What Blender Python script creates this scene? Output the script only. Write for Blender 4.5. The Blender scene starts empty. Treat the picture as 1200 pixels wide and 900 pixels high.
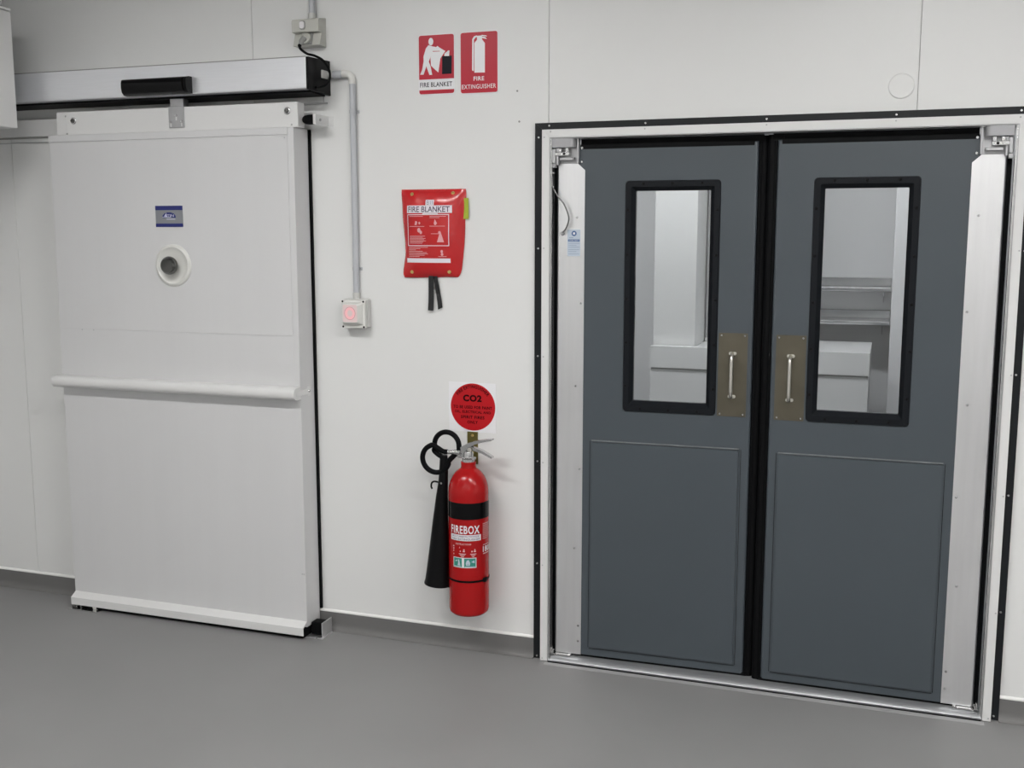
import bpy, bmesh, math
from mathutils import Vector, Matrix
R = math.radians
PI = math.pi
sc = bpy.context.scene
COL = sc.collection

# ------------------------------------------------------------------ camera, world, exposure
cam_d = bpy.data.cameras.new('camera')
cam = bpy.data.objects.new('camera', cam_d)
COL.objects.link(cam)
cam.location = (0.0, -3.842, 1.65)
cam.rotation_euler = (R(90 - 8.01), 0.0, R(19.34))
cam_d.sensor_fit = 'HORIZONTAL'
cam_d.sensor_width = 36.0
cam_d.lens = 37.88
cam_d.clip_start = 0.05
sc.camera = cam

world = bpy.data.worlds.new('world')
sc.world = world
world.use_nodes = True
world.node_tree.nodes['Background'].inputs[0].default_value = (0.8, 0.83, 0.87, 1)
world.node_tree.nodes['Background'].inputs[1].default_value = 0.0

sc.view_settings.view_transform = 'Standard'
sc.view_settings.look = 'None'
sc.view_settings.gamma = 1.0
sc.view_settings.use_curve_mapping = False
sc.view_settings.exposure = 0.0

ROOM = dict(x0=-4.35, x1=4.2, y0=-9.0, y1=0.0, z1=3.0)
# ceiling light panels of this room: (x, y), size 1.2 x 0.18, laid in rows parallel to the door wall
LIGHT_W = {-2.1: 69.0, -5.2: 28.0, -7.8: 52.0}
LIGHTS = [(-2.15, -2.1), (0.15, -2.1), (2.3, -2.1),
          (-1.1, -5.2), (0.9, -5.2), (2.9, -5.2),
          (-2.6, -7.8), (-0.3, -7.8), (2.0, -7.8)]
FAR_W = 38.0
FAR_LIGHTS = [(-1.6, 1.3), (-0.2, 1.3)]

# ------------------------------------------------------------------ materials
MATS = {}


def mat(name, col, rough=0.5, metal=0.0, noise=0.0, nscale=8.0, bump=0.0, bscale=60.0, coat=0.0,
        spec=0.5, emit=None, estr=0.0, stretch=None):
    m = bpy.data.materials.new(name)
    m.use_nodes = True
    nt = m.node_tree
    b = nt.nodes['Principled BSDF']
    b.inputs['Base Color'].default_value = (*col, 1)
    b.inputs['Roughness'].default_value = rough
    b.inputs['Metallic'].default_value = metal
    b.inputs['Coat Weight'].default_value = coat
    b.inputs['Specular IOR Level'].default_value = spec
    if emit:
        b.inputs['Emission Color'].default_value = (*emit, 1)
        b.inputs['Emission Strength'].default_value = estr
    if noise or bump:
        tc = nt.nodes.new('ShaderNodeTexCoord')
        mp = nt.nodes.new('ShaderNodeMapping')
        nt.links.new(tc.outputs['Object'], mp.inputs['Vector'])
        if stretch:
            mp.inputs['Scale'].default_value = stretch
    if noise:
        n = nt.nodes.new('ShaderNodeTexNoise')
        n.inputs['Scale'].default_value = nscale
        n.inputs['Detail'].default_value = 5
        nt.links.new(mp.outputs[0], n.inputs['Vector'])
        mr = nt.nodes.new('ShaderNodeMapRange')
        mr.inputs['From Min'].default_value = 0.3
        mr.inputs['From Max'].default_value = 0.7
        mr.inputs['To Min'].default_value = 1 - noise
        mr.inputs['To Max'].default_value = 1 + noise
        nt.links.new(n.outputs['Fac'], mr.inputs['Value'])
        mx = nt.nodes.new('ShaderNodeVectorMath')
        mx.operation = 'SCALE'
        mx.inputs[0].default_value = col
        nt.links.new(mr.outputs[0], mx.inputs['Scale'])
        nt.links.new(mx.outputs[0], b.inputs['Base Color'])
        rr = nt.nodes.new('ShaderNodeMapRange')
        rr.inputs['To Min'].default_value = max(0.02, rough * 0.85)
        rr.inputs['To Max'].default_value = min(1.0, rough * 1.15)
        nt.links.new(n.outputs['Fac'], rr.inputs['Value'])
        nt.links.new(rr.outputs[0], b.inputs['Roughness'])
    if bump:
        n2 = nt.nodes.new('ShaderNodeTexNoise')
        n2.inputs['Scale'].default_value = bscale
        n2.inputs['Detail'].default_value = 3
        nt.links.new(mp.outputs[0], n2.inputs['Vector'])
        bp = nt.nodes.new('ShaderNodeBump')
        bp.inputs['Strength'].default_value = bump
        bp.inputs['Distance'].default_value = 0.004
        nt.links.new(n2.outputs['Fac'], bp.inputs['Height'])
        nt.links.new(bp.outputs[0], b.inputs['Normal'])
    MATS[name] = m
    return m


def glass_mat(name, tint, refl=0.12):
    """thin acrylic vision pane: see-through with a mirror-like sheen that grows at grazing angles"""
    m = bpy.data.materials.new(name)
    m.use_nodes = True
    nt = m.node_tree
    nt.nodes.remove(nt.nodes['Principled BSDF'])
    out = nt.nodes['Material Output']
    tr = nt.nodes.new('ShaderNodeBsdfTransparent')
    tr.inputs[0].default_value = (*tint, 1)
    gl = nt.nodes.new('ShaderNodeBsdfGlossy')
    gl.inputs['Roughness'].default_value = 0.03
    fr = nt.nodes.new('ShaderNodeFresnel')
    fr.inputs['IOR'].default_value = 1.5
    mx = nt.nodes.new('ShaderNodeMixShader')
    nt.links.new(fr.outputs[0], mx.inputs[0])
    nt.links.new(tr.outputs[0], mx.inputs[1])
    nt.links.new(gl.outputs[0], mx.inputs[2])
    nt.links.new(mx.outputs[0], out.inputs[0])
    MATS[name] = m
    return m


WHITE_PANEL = mat('white coated panel', (0.74, 0.743, 0.735), 0.38, noise=0.015, nscale=1.3, bump=0.03, bscale=9)
LEAF_WHITE = mat('white coated door skin', (0.63, 0.63, 0.635), 0.42, noise=0.012, nscale=1.6, bump=0.03, bscale=30, stretch=(8, 8, 0.4))
TRIM_WHITE = mat('white powder coat', (0.70, 0.70, 0.695), 0.38)
OFF_WHITE = mat('off white plastic', (0.68, 0.68, 0.65), 0.4)
CEIL_WHITE = mat('ceiling white', (0.78, 0.78, 0.77), 0.6)
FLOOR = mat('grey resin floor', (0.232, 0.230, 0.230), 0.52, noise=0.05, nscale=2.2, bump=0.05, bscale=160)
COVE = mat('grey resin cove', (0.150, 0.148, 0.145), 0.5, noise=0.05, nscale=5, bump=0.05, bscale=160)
SEALANT = mat('white sealant bead', (0.82, 0.82, 0.80), 0.3)
GREY_SEAL = mat('pale grey sealant', (0.34, 0.34, 0.34), 0.4, noise=0.08, nscale=20)
DOOR_GREY = mat('slate grey door skin', (0.060, 0.073, 0.085), 0.36, noise=0.03, nscale=3, bump=0.12, bscale=420)
EDGE_GLINT = mat('painted edge highlight', (0.17, 0.18, 0.19), 0.4, noise=0.25, nscale=18)  # paler than the door skin: a highlight put into the colour
RUBBER = mat('black rubber', (0.004, 0.0043, 0.0048), 0.5, spec=0.08)
RUBBER_FRAME = mat('black moulded window frame', (0.007, 0.0085, 0.011), 0.42, spec=0.16)
GASKET = mat('black gasket strip', (0.010, 0.011, 0.013), 0.42, spec=0.25)
BLACK_PL = mat('black plastic', (0.004, 0.004, 0.0045), 0.4, spec=0.12)
BLACK_GL = mat('gloss black plastic', (0.003, 0.003, 0.0035), 0.16, spec=0.16)
ALU = mat('brushed aluminium', (0.80, 0.81, 0.84), 0.36, 0.7, noise=0.02, nscale=30, stretch=(0.3, 6, 6))
ALU_PLATE = mat('satin aluminium edge plate', (0.84, 0.84, 0.85), 0.30, 0.92, noise=0.03, nscale=6, stretch=(6, 6, 0.5))
STEEL = mat('bright steel', (0.66, 0.66, 0.66), 0.22, 1.0)
GALV = mat('galvanised steel', (0.47, 0.47, 0.48), 0.42, 0.9, noise=0.08, nscale=20)
CHROME = mat('dark chrome', (0.15, 0.15, 0.145), 0.14, 1.0)
HINGE_GREY = mat('cast hinge grey', (0.36, 0.36, 0.37), 0.4, 0.4)
WIRE_GREY = mat('grey steel wire', (0.17, 0.17, 0.17), 0.4, 0.5)
DULL_STEEL = mat('dull stainless plate', (0.135, 0.122, 0.092), 0.42, 0.8, noise=0.12, nscale=9, bump=0.03, bscale=120)
HANDLE = mat('satin nickel handle', (0.74, 0.72, 0.66), 0.28, 0.9)
BRASS = mat('yellow zinc bracket', (0.17, 0.145, 0.045), 0.4, 0.7, noise=0.1, nscale=30)
BRASS_EYE = mat('brass eyelet', (0.6, 0.45, 0.18), 0.3, 0.9)
CONDUIT = mat('grey plastic conduit', (0.47, 0.485, 0.51), 0.38)
BOX_GREY = mat('pale grey plastic box', (0.56, 0.56, 0.54), 0.4)
BOX_BEIGE = mat('warm grey plastic box', (0.50, 0.50, 0.46), 0.42)
BOX_DARK = mat('dark grey socket insert', (0.28, 0.28, 0.27), 0.45)  # even dark grey for the socket insert, plug and other small parts
PINK = mat('lit pink push lens', (0.80, 0.50, 0.52), 0.35, emit=(1.0, 0.30, 0.34), estr=0.16)
SIGN_RED = mat('sign red', (0.47, 0.008, 0.028), 0.34, spec=0.3)
SIGN_WHITE = mat('sign white', (0.80, 0.80, 0.82), 0.3)
SIGN_BLACK = mat('sign black', (0.008, 0.009, 0.016), 0.4, spec=0.12)
CO2_RED = mat('round sign red', (0.46, 0.006, 0.011), 0.34, spec=0.3)
CO2_INK = mat('dark red-black ink', (0.024, 0.002, 0.003), 0.45, spec=0.1)
BAG_RED = mat('red vinyl', (0.50, 0.010, 0.013), 0.24, noise=0.06, nscale=14, bump=0.5, bscale=30, coat=0.25, stretch=(1, 1, 0.8))
BAG_WHITE = mat('white print on vinyl', (0.78, 0.74, 0.80), 0.25, bump=0.15, bscale=26)
BAG_PINK = mat('thin pale print on vinyl', (0.74, 0.36, 0.38), 0.25)
BAG_INK = mat('dark violet ink', (0.07, 0.03, 0.07), 0.35)
TAG_GREEN = mat('yellow green card', (0.36, 0.42, 0.03), 0.45)
WEB = mat('black webbing', (0.012, 0.012, 0.013), 0.75, bump=0.4, bscale=300)
EXT_RED = mat('extinguisher red gloss', (0.37, 0.005, 0.006), 0.2, spec=0.34, bump=0.05, bscale=90)
GREEN = mat('label green', (0.02, 0.23, 0.18), 0.35)
LABEL_WHITE = mat('label white', (0.76, 0.74, 0.76), 0.35)
LABEL_PINK = mat('label pale print', (0.70, 0.42, 0.42), 0.35)
LABEL_INK = mat('label violet ink', (0.12, 0.07, 0.16), 0.35)
NAVY = mat('emblem navy', (0.018, 0.025, 0.16), 0.3)
EMBLEM_GREY = mat('emblem silver grey', (0.27, 0.28, 0.30), 0.35, 0.3)
EMBLEM_PALE = mat('emblem pale print', (0.62, 0.62, 0.78), 0.35)
STICKER = mat('pale blue sticker', (0.50, 0.57, 0.66), 0.35)
STICKER_BLUE = mat('sticker blue', (0.035, 0.10, 0.27), 0.35)
STICKER_LINE = mat('sticker grey blue print', (0.30, 0.37, 0.48), 0.35)
PANE = glass_mat('clear acrylic pane', (0.93, 0.94, 0.94))
STAINLESS = mat('stainless bench steel', (0.62, 0.62, 0.63), 0.25, 1.0, noise=0.03, nscale=8, stretch=(0.4, 6, 6))
FAR_WHITE = mat('far room panel', (0.68, 0.68, 0.69), 0.4, noise=0.02, nscale=1.5)
FREEZER = mat('freezer white enamel', (0.72, 0.72, 0.72), 0.25)
LAMP_ON = {y: mat('light diffuser', (0.9, 0.9, 0.9), 0.5, emit=(1.0, 0.99, 0.975), estr=w) for y, w in LIGHT_W.items()}
LAMP_FAR = mat('far light diffuser', (0.9, 0.9, 0.9), 0.5, emit=(0.97, 0.985, 1.0), estr=1.0)
LAMP_FAR.node_tree.nodes['Principled BSDF'].inputs['Emission Strength'].default_value = FAR_W


# ------------------------------------------------------------------ mesh builder
class MB:
    def __init__(self):
        self.v = []
        self.f = []

    def add(self, vs, fs):
        b = len(self.v)
        self.v += [tuple(v) for v in vs]
        self.f += [tuple(i + b for i in f) for f in fs]
        return self

    def box(self, x0, x1, y0, y1, z0, z1, bev=0.0, seg=1):
        if bev <= 0:
            vs = [(x0, y0, z0), (x1, y0, z0), (x1, y1, z0), (x0, y1, z0),
                  (x0, y0, z1), (x1, y0, z1), (x1, y1, z1), (x0, y1, z1)]
            fs = [(0, 3, 2, 1), (4, 5, 6, 7), (0, 1, 5, 4), (1, 2, 6, 5), (2, 3, 7, 6), (3, 0, 4, 7)]
            return self.add(vs, fs)
        bm = bmesh.new()
        bmesh.ops.create_cube(bm, size=1)
        for v in bm.verts:
            v.co = Vector(((x0 + x1) / 2 + v.co.x * (x1 - x0), (y0 + y1) / 2 + v.co.y * (y1 - y0),
                           (z0 + z1) / 2 + v.co.z * (z1 - z0)))
        bmesh.ops.bevel(bm, geom=list(bm.edges), offset=bev, segments=seg, affect='EDGES', profile=0.5)
        return self.from_bm(bm)

    def from_bm(self, bm):
        bm.verts.index_update()
        self.add([v.co.copy() for v in bm.verts], [[v.index for v in f.verts] for f in bm.faces])
        bm.free()
        return self

    def prism(self, poly, y0, y1, axis='y'):
        """poly in (x, z), pushed from y0 (front) to y1; axis 'x': poly in (y, z); axis 'z': poly in (x, y)"""
        area = sum(poly[i][0] * poly[(i + 1) % len(poly)][1] - poly[(i + 1) % len(poly)][0] * poly[i][1]
                   for i in range(len(poly)))
        if area < 0:
            poly = poly[::-1]
        n = len(poly)

        def P(a, b, c):
            return {'y': (a, c, b), 'x': (c, a, b), 'z': (a, b, c)}[axis]
        vs = [P(a, b, y0) for a, b in poly] + [P(a, b, y1) for a, b in poly]
        fs = [tuple(range(n)), tuple(range(2 * n - 1, n - 1, -1))]
        for i in range(n):
            j = (i + 1) % n
            fs.append((j, i, i + n, j + n))
        if axis != 'y':
            fs = [f[::-1] for f in fs]
        return self.add(vs, fs)

    def ring(self, outer, inner, y0, y1):
        """flat frame between two same-length loops in (x, z)"""
        n = len(outer)
        vs = ([(a, y0, b) for a, b in outer] + [(a, y0, b) for a, b in inner]
              + [(a, y1, b) for a, b in outer] + [(a, y1, b) for a, b in inner])
        fs = []
        for i in range(n):
            j = (i + 1) % n
            fs += [(i, j, j + n, i + n), (j + 2 * n, i + 2 * n, i + 3 * n, j + 3 * n),
                   (j, i, i + 2 * n, j + 2 * n), (i + n, j + n, j + 3 * n, i + 3 * n)]
        return self.add(vs, fs)

    def tube(self, pts, r, n=10, caps=True):
        pts = [Vector(p) for p in pts]
        rs = r if isinstance(r, (list, tuple)) else [r] * len(pts)
        t0 = (pts[1] - pts[0]).normalized()
        up = Vector((0, 0, 1)) if abs(t0.z) < 0.9 else Vector((1, 0, 0))
        nrm = t0.cross(up).normalized()
        vs, fs = [], []
        for i, p in enumerate(pts):
            t = (pts[min(i + 1, len(pts) - 1)] - pts[max(i - 1, 0)]).normalized()
            nrm = (nrm - t * nrm.dot(t)).normalized()
            bi = t.cross(nrm)
            for k in range(n):
                a = 2 * PI * k / n
                vs.append(p + (nrm * math.cos(a) + bi * math.sin(a)) * rs[i])
        for i in range(len(pts) - 1):
            for k in range(n):
                j = (k + 1) % n
                fs.append((i * n + k, i * n + j, (i + 1) * n + j, (i + 1) * n + k))
        if caps:
            fs.append(tuple(range(n))[::-1])
            b = (len(pts) - 1) * n
            fs.append(tuple(range(b, b + n)))
        return self.add(vs, fs)

    def lathe(self, c, prof, n=32, axis='z', sx=1.0):
        """prof: list of (radius, height along the axis) from c"""
        c = Vector(c)
        vs, fs = [], []
        for r, h in prof:
            for k in range(n):
                a = 2 * PI * k / n
                x, y = r * math.cos(a), r * math.sin(a)
                if axis == 'z':
                    vs.append(c + Vector((x, y, h)))
                elif axis == 'y':       # towards the viewer: -y
                    vs.append(c + Vector((x * sx, -h, y)))
                else:
                    vs.append(c + Vector((h, x, y)))
        for i in range(len(prof) - 1):
            for k in range(n):
                j = (k + 1) % n
                fs.append((i * n + k, i * n + j, (i + 1) * n + j, (i + 1) * n + k))
        if prof[0][0] > 1e-5:
            fs.append(tuple(range(n))[::-1])
        if prof[-1][0] > 1e-5:
            b = (len(prof) - 1) * n
            fs.append(tuple(range(b, b + n)))
        return self.add(vs, fs)

    def xf(self, fn):
        self.v = [tuple(fn(*v)) for v in self.v]
        return self

    def mesh(self, name, off=(0, 0, 0), angle=38):
        me = bpy.data.meshes.new(name)
        ox, oy, oz = off
        me.from_pydata([(x - ox, y - oy, z - oz) for x, y, z in self.v], [], self.f)
        me.validate()
        bm = bmesh.new()
        bm.from_mesh(me)
        bmesh.ops.remove_doubles(bm, verts=bm.verts, dist=1e-5)
        bmesh.ops.recalc_face_normals(bm, faces=bm.faces)
        bm.to_mesh(me)
        bm.free()
        me.polygons.foreach_set('use_smooth', [True] * len(me.polygons))
        me.set_sharp_from_angle(angle=R(angle))
        return me


def world_loc(o):
    l = Vector(o.location)
    while o.parent:
        o = o.parent
        l += Vector(o.location)
    return l


def tag(o, label=None, cat=None, group=None, kind=None):
    if label:
        o['label'] = label
    if cat:
        o['category'] = cat
    if group:
        o['group'] = group
    if kind:
        o['kind'] = kind
    return o


def thing(name, loc, label, cat, group=None, kind=None, rotz=0.0):
    o = bpy.data.objects.new(name, None)
    o.empty_display_size = 0.05
    o.location = loc
    o.rotation_euler = (0, 0, rotz)
    COL.objects.link(o)
    return tag(o, label, cat, group, kind)


def part(name, mb, m, parent, local=False, label=None, angle=38, kind=None):
    """one mesh object under its thing; the shape is given in room coordinates unless local"""
    off = (0, 0, 0) if local else world_loc(parent)
    me = mb.mesh(name, off, angle)
    me.materials.append(m)
    o = bpy.data.objects.new(name, me)
    o.parent = parent
    COL.objects.link(o)
    flat_shade(o)
    return tag(o, label, kind=kind)


def flat_shade(o):
    """large faces keep their own normal, only the bevels are rounded"""
    md = o.modifiers.new('weighted normals', 'WEIGHTED_NORMAL')
    md.keep_sharp = True
    md.weight = 100


def solo(name, mb, m, loc, label, cat, group=None, kind=None, angle=38):
    me = mb.mesh(name, loc, angle)
    me.materials.append(m)
    o = bpy.data.objects.new(name, me)
    o.location = loc
    COL.objects.link(o)
    flat_shade(o)
    return tag(o, label, cat, group, kind)


_dots = {}


def dot(name, p, parent, m, r=0.005, h=0.0025, local=False, n=8, ydir=-1):
    """a screw or bolt head facing the viewer, mesh data shared between alike heads"""
    key = (m.name, r, h, n)
    if key not in _dots:
        mb = MB().lathe((0, 0, 0), [(r, 0), (r, h * 0.35), (r * 0.72, h), (r * 0.2, h), (0.0, h * 0.55)], n=n, axis='y')
        me = mb.mesh('screw_head', angle=50)
        me.materials.append(m)
        _dots[key] = me
    o = bpy.data.objects.new(name, _dots[key])
    o.parent = parent
    o.location = Vector(p) if local else Vector(p) - world_loc(parent)
    COL.objects.link(o)
    return o


def text_mb(s, x0, x1, z0, z1, y=0.0, bold=0.0, res=3, space=1.0):
    """lettering fitted into the box x0..x1, z0..z1 at depth y, facing -y"""
    cu = bpy.data.curves.new('letters', 'FONT')
    cu.body = s
    cu.resolution_u = res
    cu.offset = bold
    cu.space_character = space
    cu.extrude = 0.0
    o = bpy.data.objects.new('letters', cu)
    me = bpy.data.meshes.new_from_object(o)
    vs = [v.co.copy() for v in me.vertices]
    fs = [tuple(p.vertices) for p in me.polygons]
    bpy.data.objects.remove(o)
    bpy.data.curves.remove(cu)
    bpy.data.meshes.remove(me)
    ax0 = min(v.x for v in vs); ax1 = max(v.x for v in vs)
    az0 = min(v.y for v in vs); az1 = max(v.y for v in vs)
    mb = MB()
    mb.add([(x0 + (v.x - ax0) / (ax1 - ax0) * (x1 - x0), y, z0 + (v.y - az0) / (az1 - az0) * (z1 - z0)) for v in vs], fs)
    return mb


def quad_grid(x0, x1, z0, z1, y=0.0, nx=1, nz=1):
    mb = MB()
    vs = [(x0 + (x1 - x0) * i / nx, y, z0 + (z1 - z0) * j / nz) for j in range(nz + 1) for i in range(nx + 1)]
    fs = [(j * (nx + 1) + i, j * (nx + 1) + i + 1, (j + 1) * (nx + 1) + i + 1, (j + 1) * (nx + 1) + i)
          for j in range(nz) for i in range(nx)]
    return mb.add(vs, fs)


def rrect(x0, x1, z0, z1, r, n=4):
    out = []
    for cx, cz, a0 in ((x1 - r, z1 - r, 0), (x0 + r, z1 - r, 90), (x0 + r, z0 + r, 180), (x1 - r, z0 + r, 270)):
        for k in range(n + 1):
            a = R(a0 + 90 * k / n)
            out.append((cx + r * math.cos(a), cz + r * math.sin(a)))
    return out


def disc(cx, cz, r, n=40, sx=1.0):
    return [(cx + sx * r * math.cos(2 * PI * k / n), cz + r * math.sin(2 * PI * k / n)) for k in range(n)]


def smooth_path(pts, n=6):
    P = [Vector(p) for p in pts]
    P = [P[0] * 2 - P[1]] + P + [P[-1] * 2 - P[-2]]
    out = []
    for i in range(1, len(P) - 2):
        a, b, c, d = P[i - 1:i + 3]
        for k in range(n):
            t = k / n
            out.append(0.5 * ((2 * b) + (c - a) * t + (2 * a - 5 * b + 4 * c - d) * t * t + (3 * b - a - 3 * c + d) * t ** 3))
    out.append(P[-2])
    return out


# ------------------------------------------------------------------ room shell
X0, X1, Y0, Z1 = ROOM['x0'], ROOM['x1'], ROOM['y0'], ROOM['z1']
OX0, OX1, OZ1 = -1.194, 0.360, 1.991        # double-door opening
FARY = 2.9

solo('floor', MB().box(X0 - 0.1, X1 + 0.1, Y0 - 0.1, FARY + 0.1, -0.1, 0.0), FLOOR, (0, 0, 0),
     'smooth grey resin floor running along the white panel wall', 'floor', kind='structure')
solo('ceiling', MB().box(X0 - 0.1, X1 + 0.1, Y0 - 0.1, FARY + 0.1, Z1, Z1 + 0.1), CEIL_WHITE, (0, 0, Z1),
     'white panel ceiling above the room, out of the frame', 'ceiling', kind='structure')
solo('wall_left', MB().box(X0 - 0.1, X0, Y0, FARY, 0, Z1), WHITE_PANEL, (X0, 0, 0),
     'white panel side wall beyond the left edge', 'wall', kind='structure')
solo('wall_right', MB().box(X1, X1 + 0.1, Y0, FARY, 0, Z1), WHITE_PANEL, (X1, 0, 0),
     'white panel side wall beyond the right edge', 'wall', kind='structure')
solo('wall_front', MB().box(X0, X1, Y0 - 0.1, Y0, 0, Z1), WHITE_PANEL, (0, Y0, 0),
     'white panel wall at the rear of the room facing the doors', 'wall', kind='structure')

# back wall: backing core with the door opening, insulated panels in front of it
core = MB()
core.box(X0, OX0, 0.03, 0.1, 0, Z1)
core.box(OX1, X1, 0.03, 0.1, 0, Z1)
core.box(OX0, OX1, 0.03, 0.1, OZ1, Z1)
wall_back = solo('wall_back', core, BOX_GREY, (0, 0, 0),
                 'white insulated panel wall carrying both doors and the fire signs', 'wall', kind='structure')
J = [X0, -3.685, -2.443, -1.2065, 0.0525, 1.30, 2.545, 3.79, X1]
for i in range(len(J) - 1):
    a, b = J[i] + 0.0007, J[i + 1] - 0.0007
    e = 0.0015
    if a < OX0 and b > OX0:                  # never happens with these joints, kept general
        poly = [(a, 0), (OX0, 0), (OX0, OZ1), (b, OZ1), (b, Z1), (a, Z1)]
    elif a >= -1.21 and b < OX1:             # the panel that is split by the opening: only its head and a narrow stile
        poly = [(a, 0), (OX0, 0), (OX0, OZ1), (b, OZ1), (b, Z1), (a, Z1)]
    elif a < OX1 < b:
        poly = [(a, OZ1), (OX1, OZ1), (OX1, 0), (b, 0), (b, Z1), (a, Z1)]
    else:
        poly = [(a, 0), (b, 0), (b, Z1), (a, Z1)]
    bm = bmesh.new()
    n = len(poly)
    area = sum(poly[k][0] * poly[(k + 1) % n][1] - poly[(k + 1) % n][0] * poly[k][1] for k in range(n))
    if area < 0:
        poly = poly[::-1]
    fv = [bm.verts.new((x, 0.0, z)) for x, z in poly]
    bv = [bm.verts.new((x, 0.03, z)) for x, z in poly]
    ff = bm.faces.new(fv)
    bm.faces.new(bv[::-1])
    for k in range(n):
        l = (k + 1) % n
        bm.faces.new((fv[l], fv[k], bv[k], bv[l]))
    side = [ed for ed in bm.edges if all(v.co.y == 0 for v in ed.verts) and abs(ed.verts[0].co.x - ed.verts[1].co.x) < 1e-6
            and (abs(ed.verts[0].co.x - a) < 1e-6 or abs(ed.verts[0].co.x - b) < 1e-6)]
    bmesh.ops.bevel(bm, geom=side, offset=e, segments=2, affect='EDGES')
    part('wall_panel', MB().from_bm(bm), WHITE_PANEL, wall_back)
# small plug holes left in the wall face beside the double-door frame
for x, z in ((-1.328, 2.164), (-1.320, 2.054)):
    dot('rivet', (x, 0, z), wall_back, BOX_DARK, r=0.004, h=0.001)

solo('blanking_cap', MB().lathe((0.001, 0.0, 2.124), [(0.041, 0), (0.041, 0.002), (0.038, 0.0045), (0.0, 0.005)], n=40, axis='y'),
     WHITE_PANEL, (0.001, 0.0, 2.124), 'round white blanking cap on the wall above the double doors', 'cap')

# coved skirting with a white bead on top
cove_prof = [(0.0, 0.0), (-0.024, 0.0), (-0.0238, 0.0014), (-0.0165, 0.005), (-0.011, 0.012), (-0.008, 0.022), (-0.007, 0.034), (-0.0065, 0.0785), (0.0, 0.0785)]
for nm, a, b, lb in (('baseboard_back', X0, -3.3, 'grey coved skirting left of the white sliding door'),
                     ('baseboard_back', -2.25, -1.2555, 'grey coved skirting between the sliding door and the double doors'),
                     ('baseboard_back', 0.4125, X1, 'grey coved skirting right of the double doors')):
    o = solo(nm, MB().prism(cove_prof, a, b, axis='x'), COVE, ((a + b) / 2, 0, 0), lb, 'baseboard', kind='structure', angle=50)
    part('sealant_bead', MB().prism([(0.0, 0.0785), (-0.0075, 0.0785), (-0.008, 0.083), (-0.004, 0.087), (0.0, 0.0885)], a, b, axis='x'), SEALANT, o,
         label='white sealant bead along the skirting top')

# ------------------------------------------------------------------ far room behind the vision panes
solo('wall_far', MB().box(-2.9, 1.4, FARY, FARY + 0.1, 0, Z1), FAR_WHITE, (-0.5, FARY, 0),
     'pale wall at the end of the room behind the double doors', 'wall', kind='structure')
solo('wall_far_left', MB().box(-3.0, -2.9, 0.1, FARY, 0, Z1), FAR_WHITE, (-2.9, 1.7, 0),
     'pale side wall of the room behind the double doors, left', 'wall', kind='structure')
solo('wall_far_right', MB().box(1.4, 1.5, 0.1, FARY, 0, Z1), FAR_WHITE, (1.4, 1.7, 0),
     'pale side wall of the room behind the double doors, right', 'wall', kind='structure')


def ceiling_light(x, y, lens, label):
    t = thing('ceiling_light', (x, y, Z1 - 0.05), label, 'light', 'ceiling light panels')
    fr = MB().ring(rrect(-0.62, 0.62, -0.11, 0.11, 0.01, 2), rrect(-0.6, 0.6, -0.09, 0.09, 0.005, 2), 0.0, 0.05)
    fr.xf(lambda a, b, c: (a, c, b))
    part('frame', fr, TRIM_WHITE, t, local=True)
    part('diffuser', MB().box(-0.6, 0.6, -0.09, 0.09, 0.004, 0.03), lens, t, local=True)


ROWS = {-2.1: 'row nearest the door wall', -5.2: 'row behind the viewer', -7.8: 'rear row of the room'}
SPOTS = {-2.15: 'left', 0.15: 'centre', 2.3: 'right', -1.1: 'left', 0.9: 'centre', 2.9: 'right', -2.6: "left", -0.3: "centre", 2.0: "right"}
for x, y in LIGHTS:
    ceiling_light(x, y, LAMP_ON[y], 'long lit ceiling light panel, %s one in the %s' % (SPOTS[x], ROWS[y]))
for (x, y), w in zip(FAR_LIGHTS, ('left', 'right')):
    ceiling_light(x, y, LAMP_FAR, 'lit ceiling light panel in the room behind the double doors, %s of two' % w)

# ------------------------------------------------------------------ double-door frame (trim_1)
tr = thing('trim_1', (-0.417, 0, 0), 'white flanged door frame with black gasket edge around the grey double doors', 'door frame', kind='structure')
BO = (-1.255, 0.4125, 2.0445)     # black outer left, right, top
BI = (-1.2225, 0.387, 2.019)      # black inner = white outer
WI = (-1.194, 0.360, 1.9905)      # white inner


def mitred(o, i, y0, y1, names, m, zb=0.0):
    objs = []
    polys = [[(o[0], zb), (i[0], zb), (i[0], i[2]), (o[0], o[2])],
             [(i[1], zb), (o[1], zb), (o[1], o[2]), (i[1], i[2])],
             [(o[0], o[2]), (i[0], i[2]), (i[1], i[2]), (o[1], o[2])]]
    for p in polys:
        cx = sum(q[0] for q in p) / 4
        cz = sum(q[1] for q in p) / 4
        q = [(cx + (x - cx) * (1 - 0.0006), cz + (z - cz) * (1 - 0.0003)) for x, z in p]
        objs.append(part(names, MB().prism(q, y0, y1), m, tr))
    return objs


blk = mitred(BO, BI, -0.012, 0.0, 'gasket_strip', GASKET, 0.002)
wht = mitred(BI, WI, -0.03, 0.0, 'frame_flange', TRIM_WHITE, 0.002)
jl = MB().box(WI[0], WI[0] + 0.004, -0.026, 0.10, 0.002, WI[2])
part('jamb_lining', jl, GALV, tr, label='bare steel jamb lining')
jr = MB().box(WI[1] - 0.004, WI[1], -0.026, 0.10, 0.002, WI[2])
part('jamb_lining', jr, GALV, tr, label='bare steel jamb lining')
part('jamb_lining', MB().box(WI[0] + 0.004, WI[1] - 0.004, -0.026, 0.10, WI[2] - 0.003, WI[2]), GALV, tr, label='bare steel jamb lining')
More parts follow.
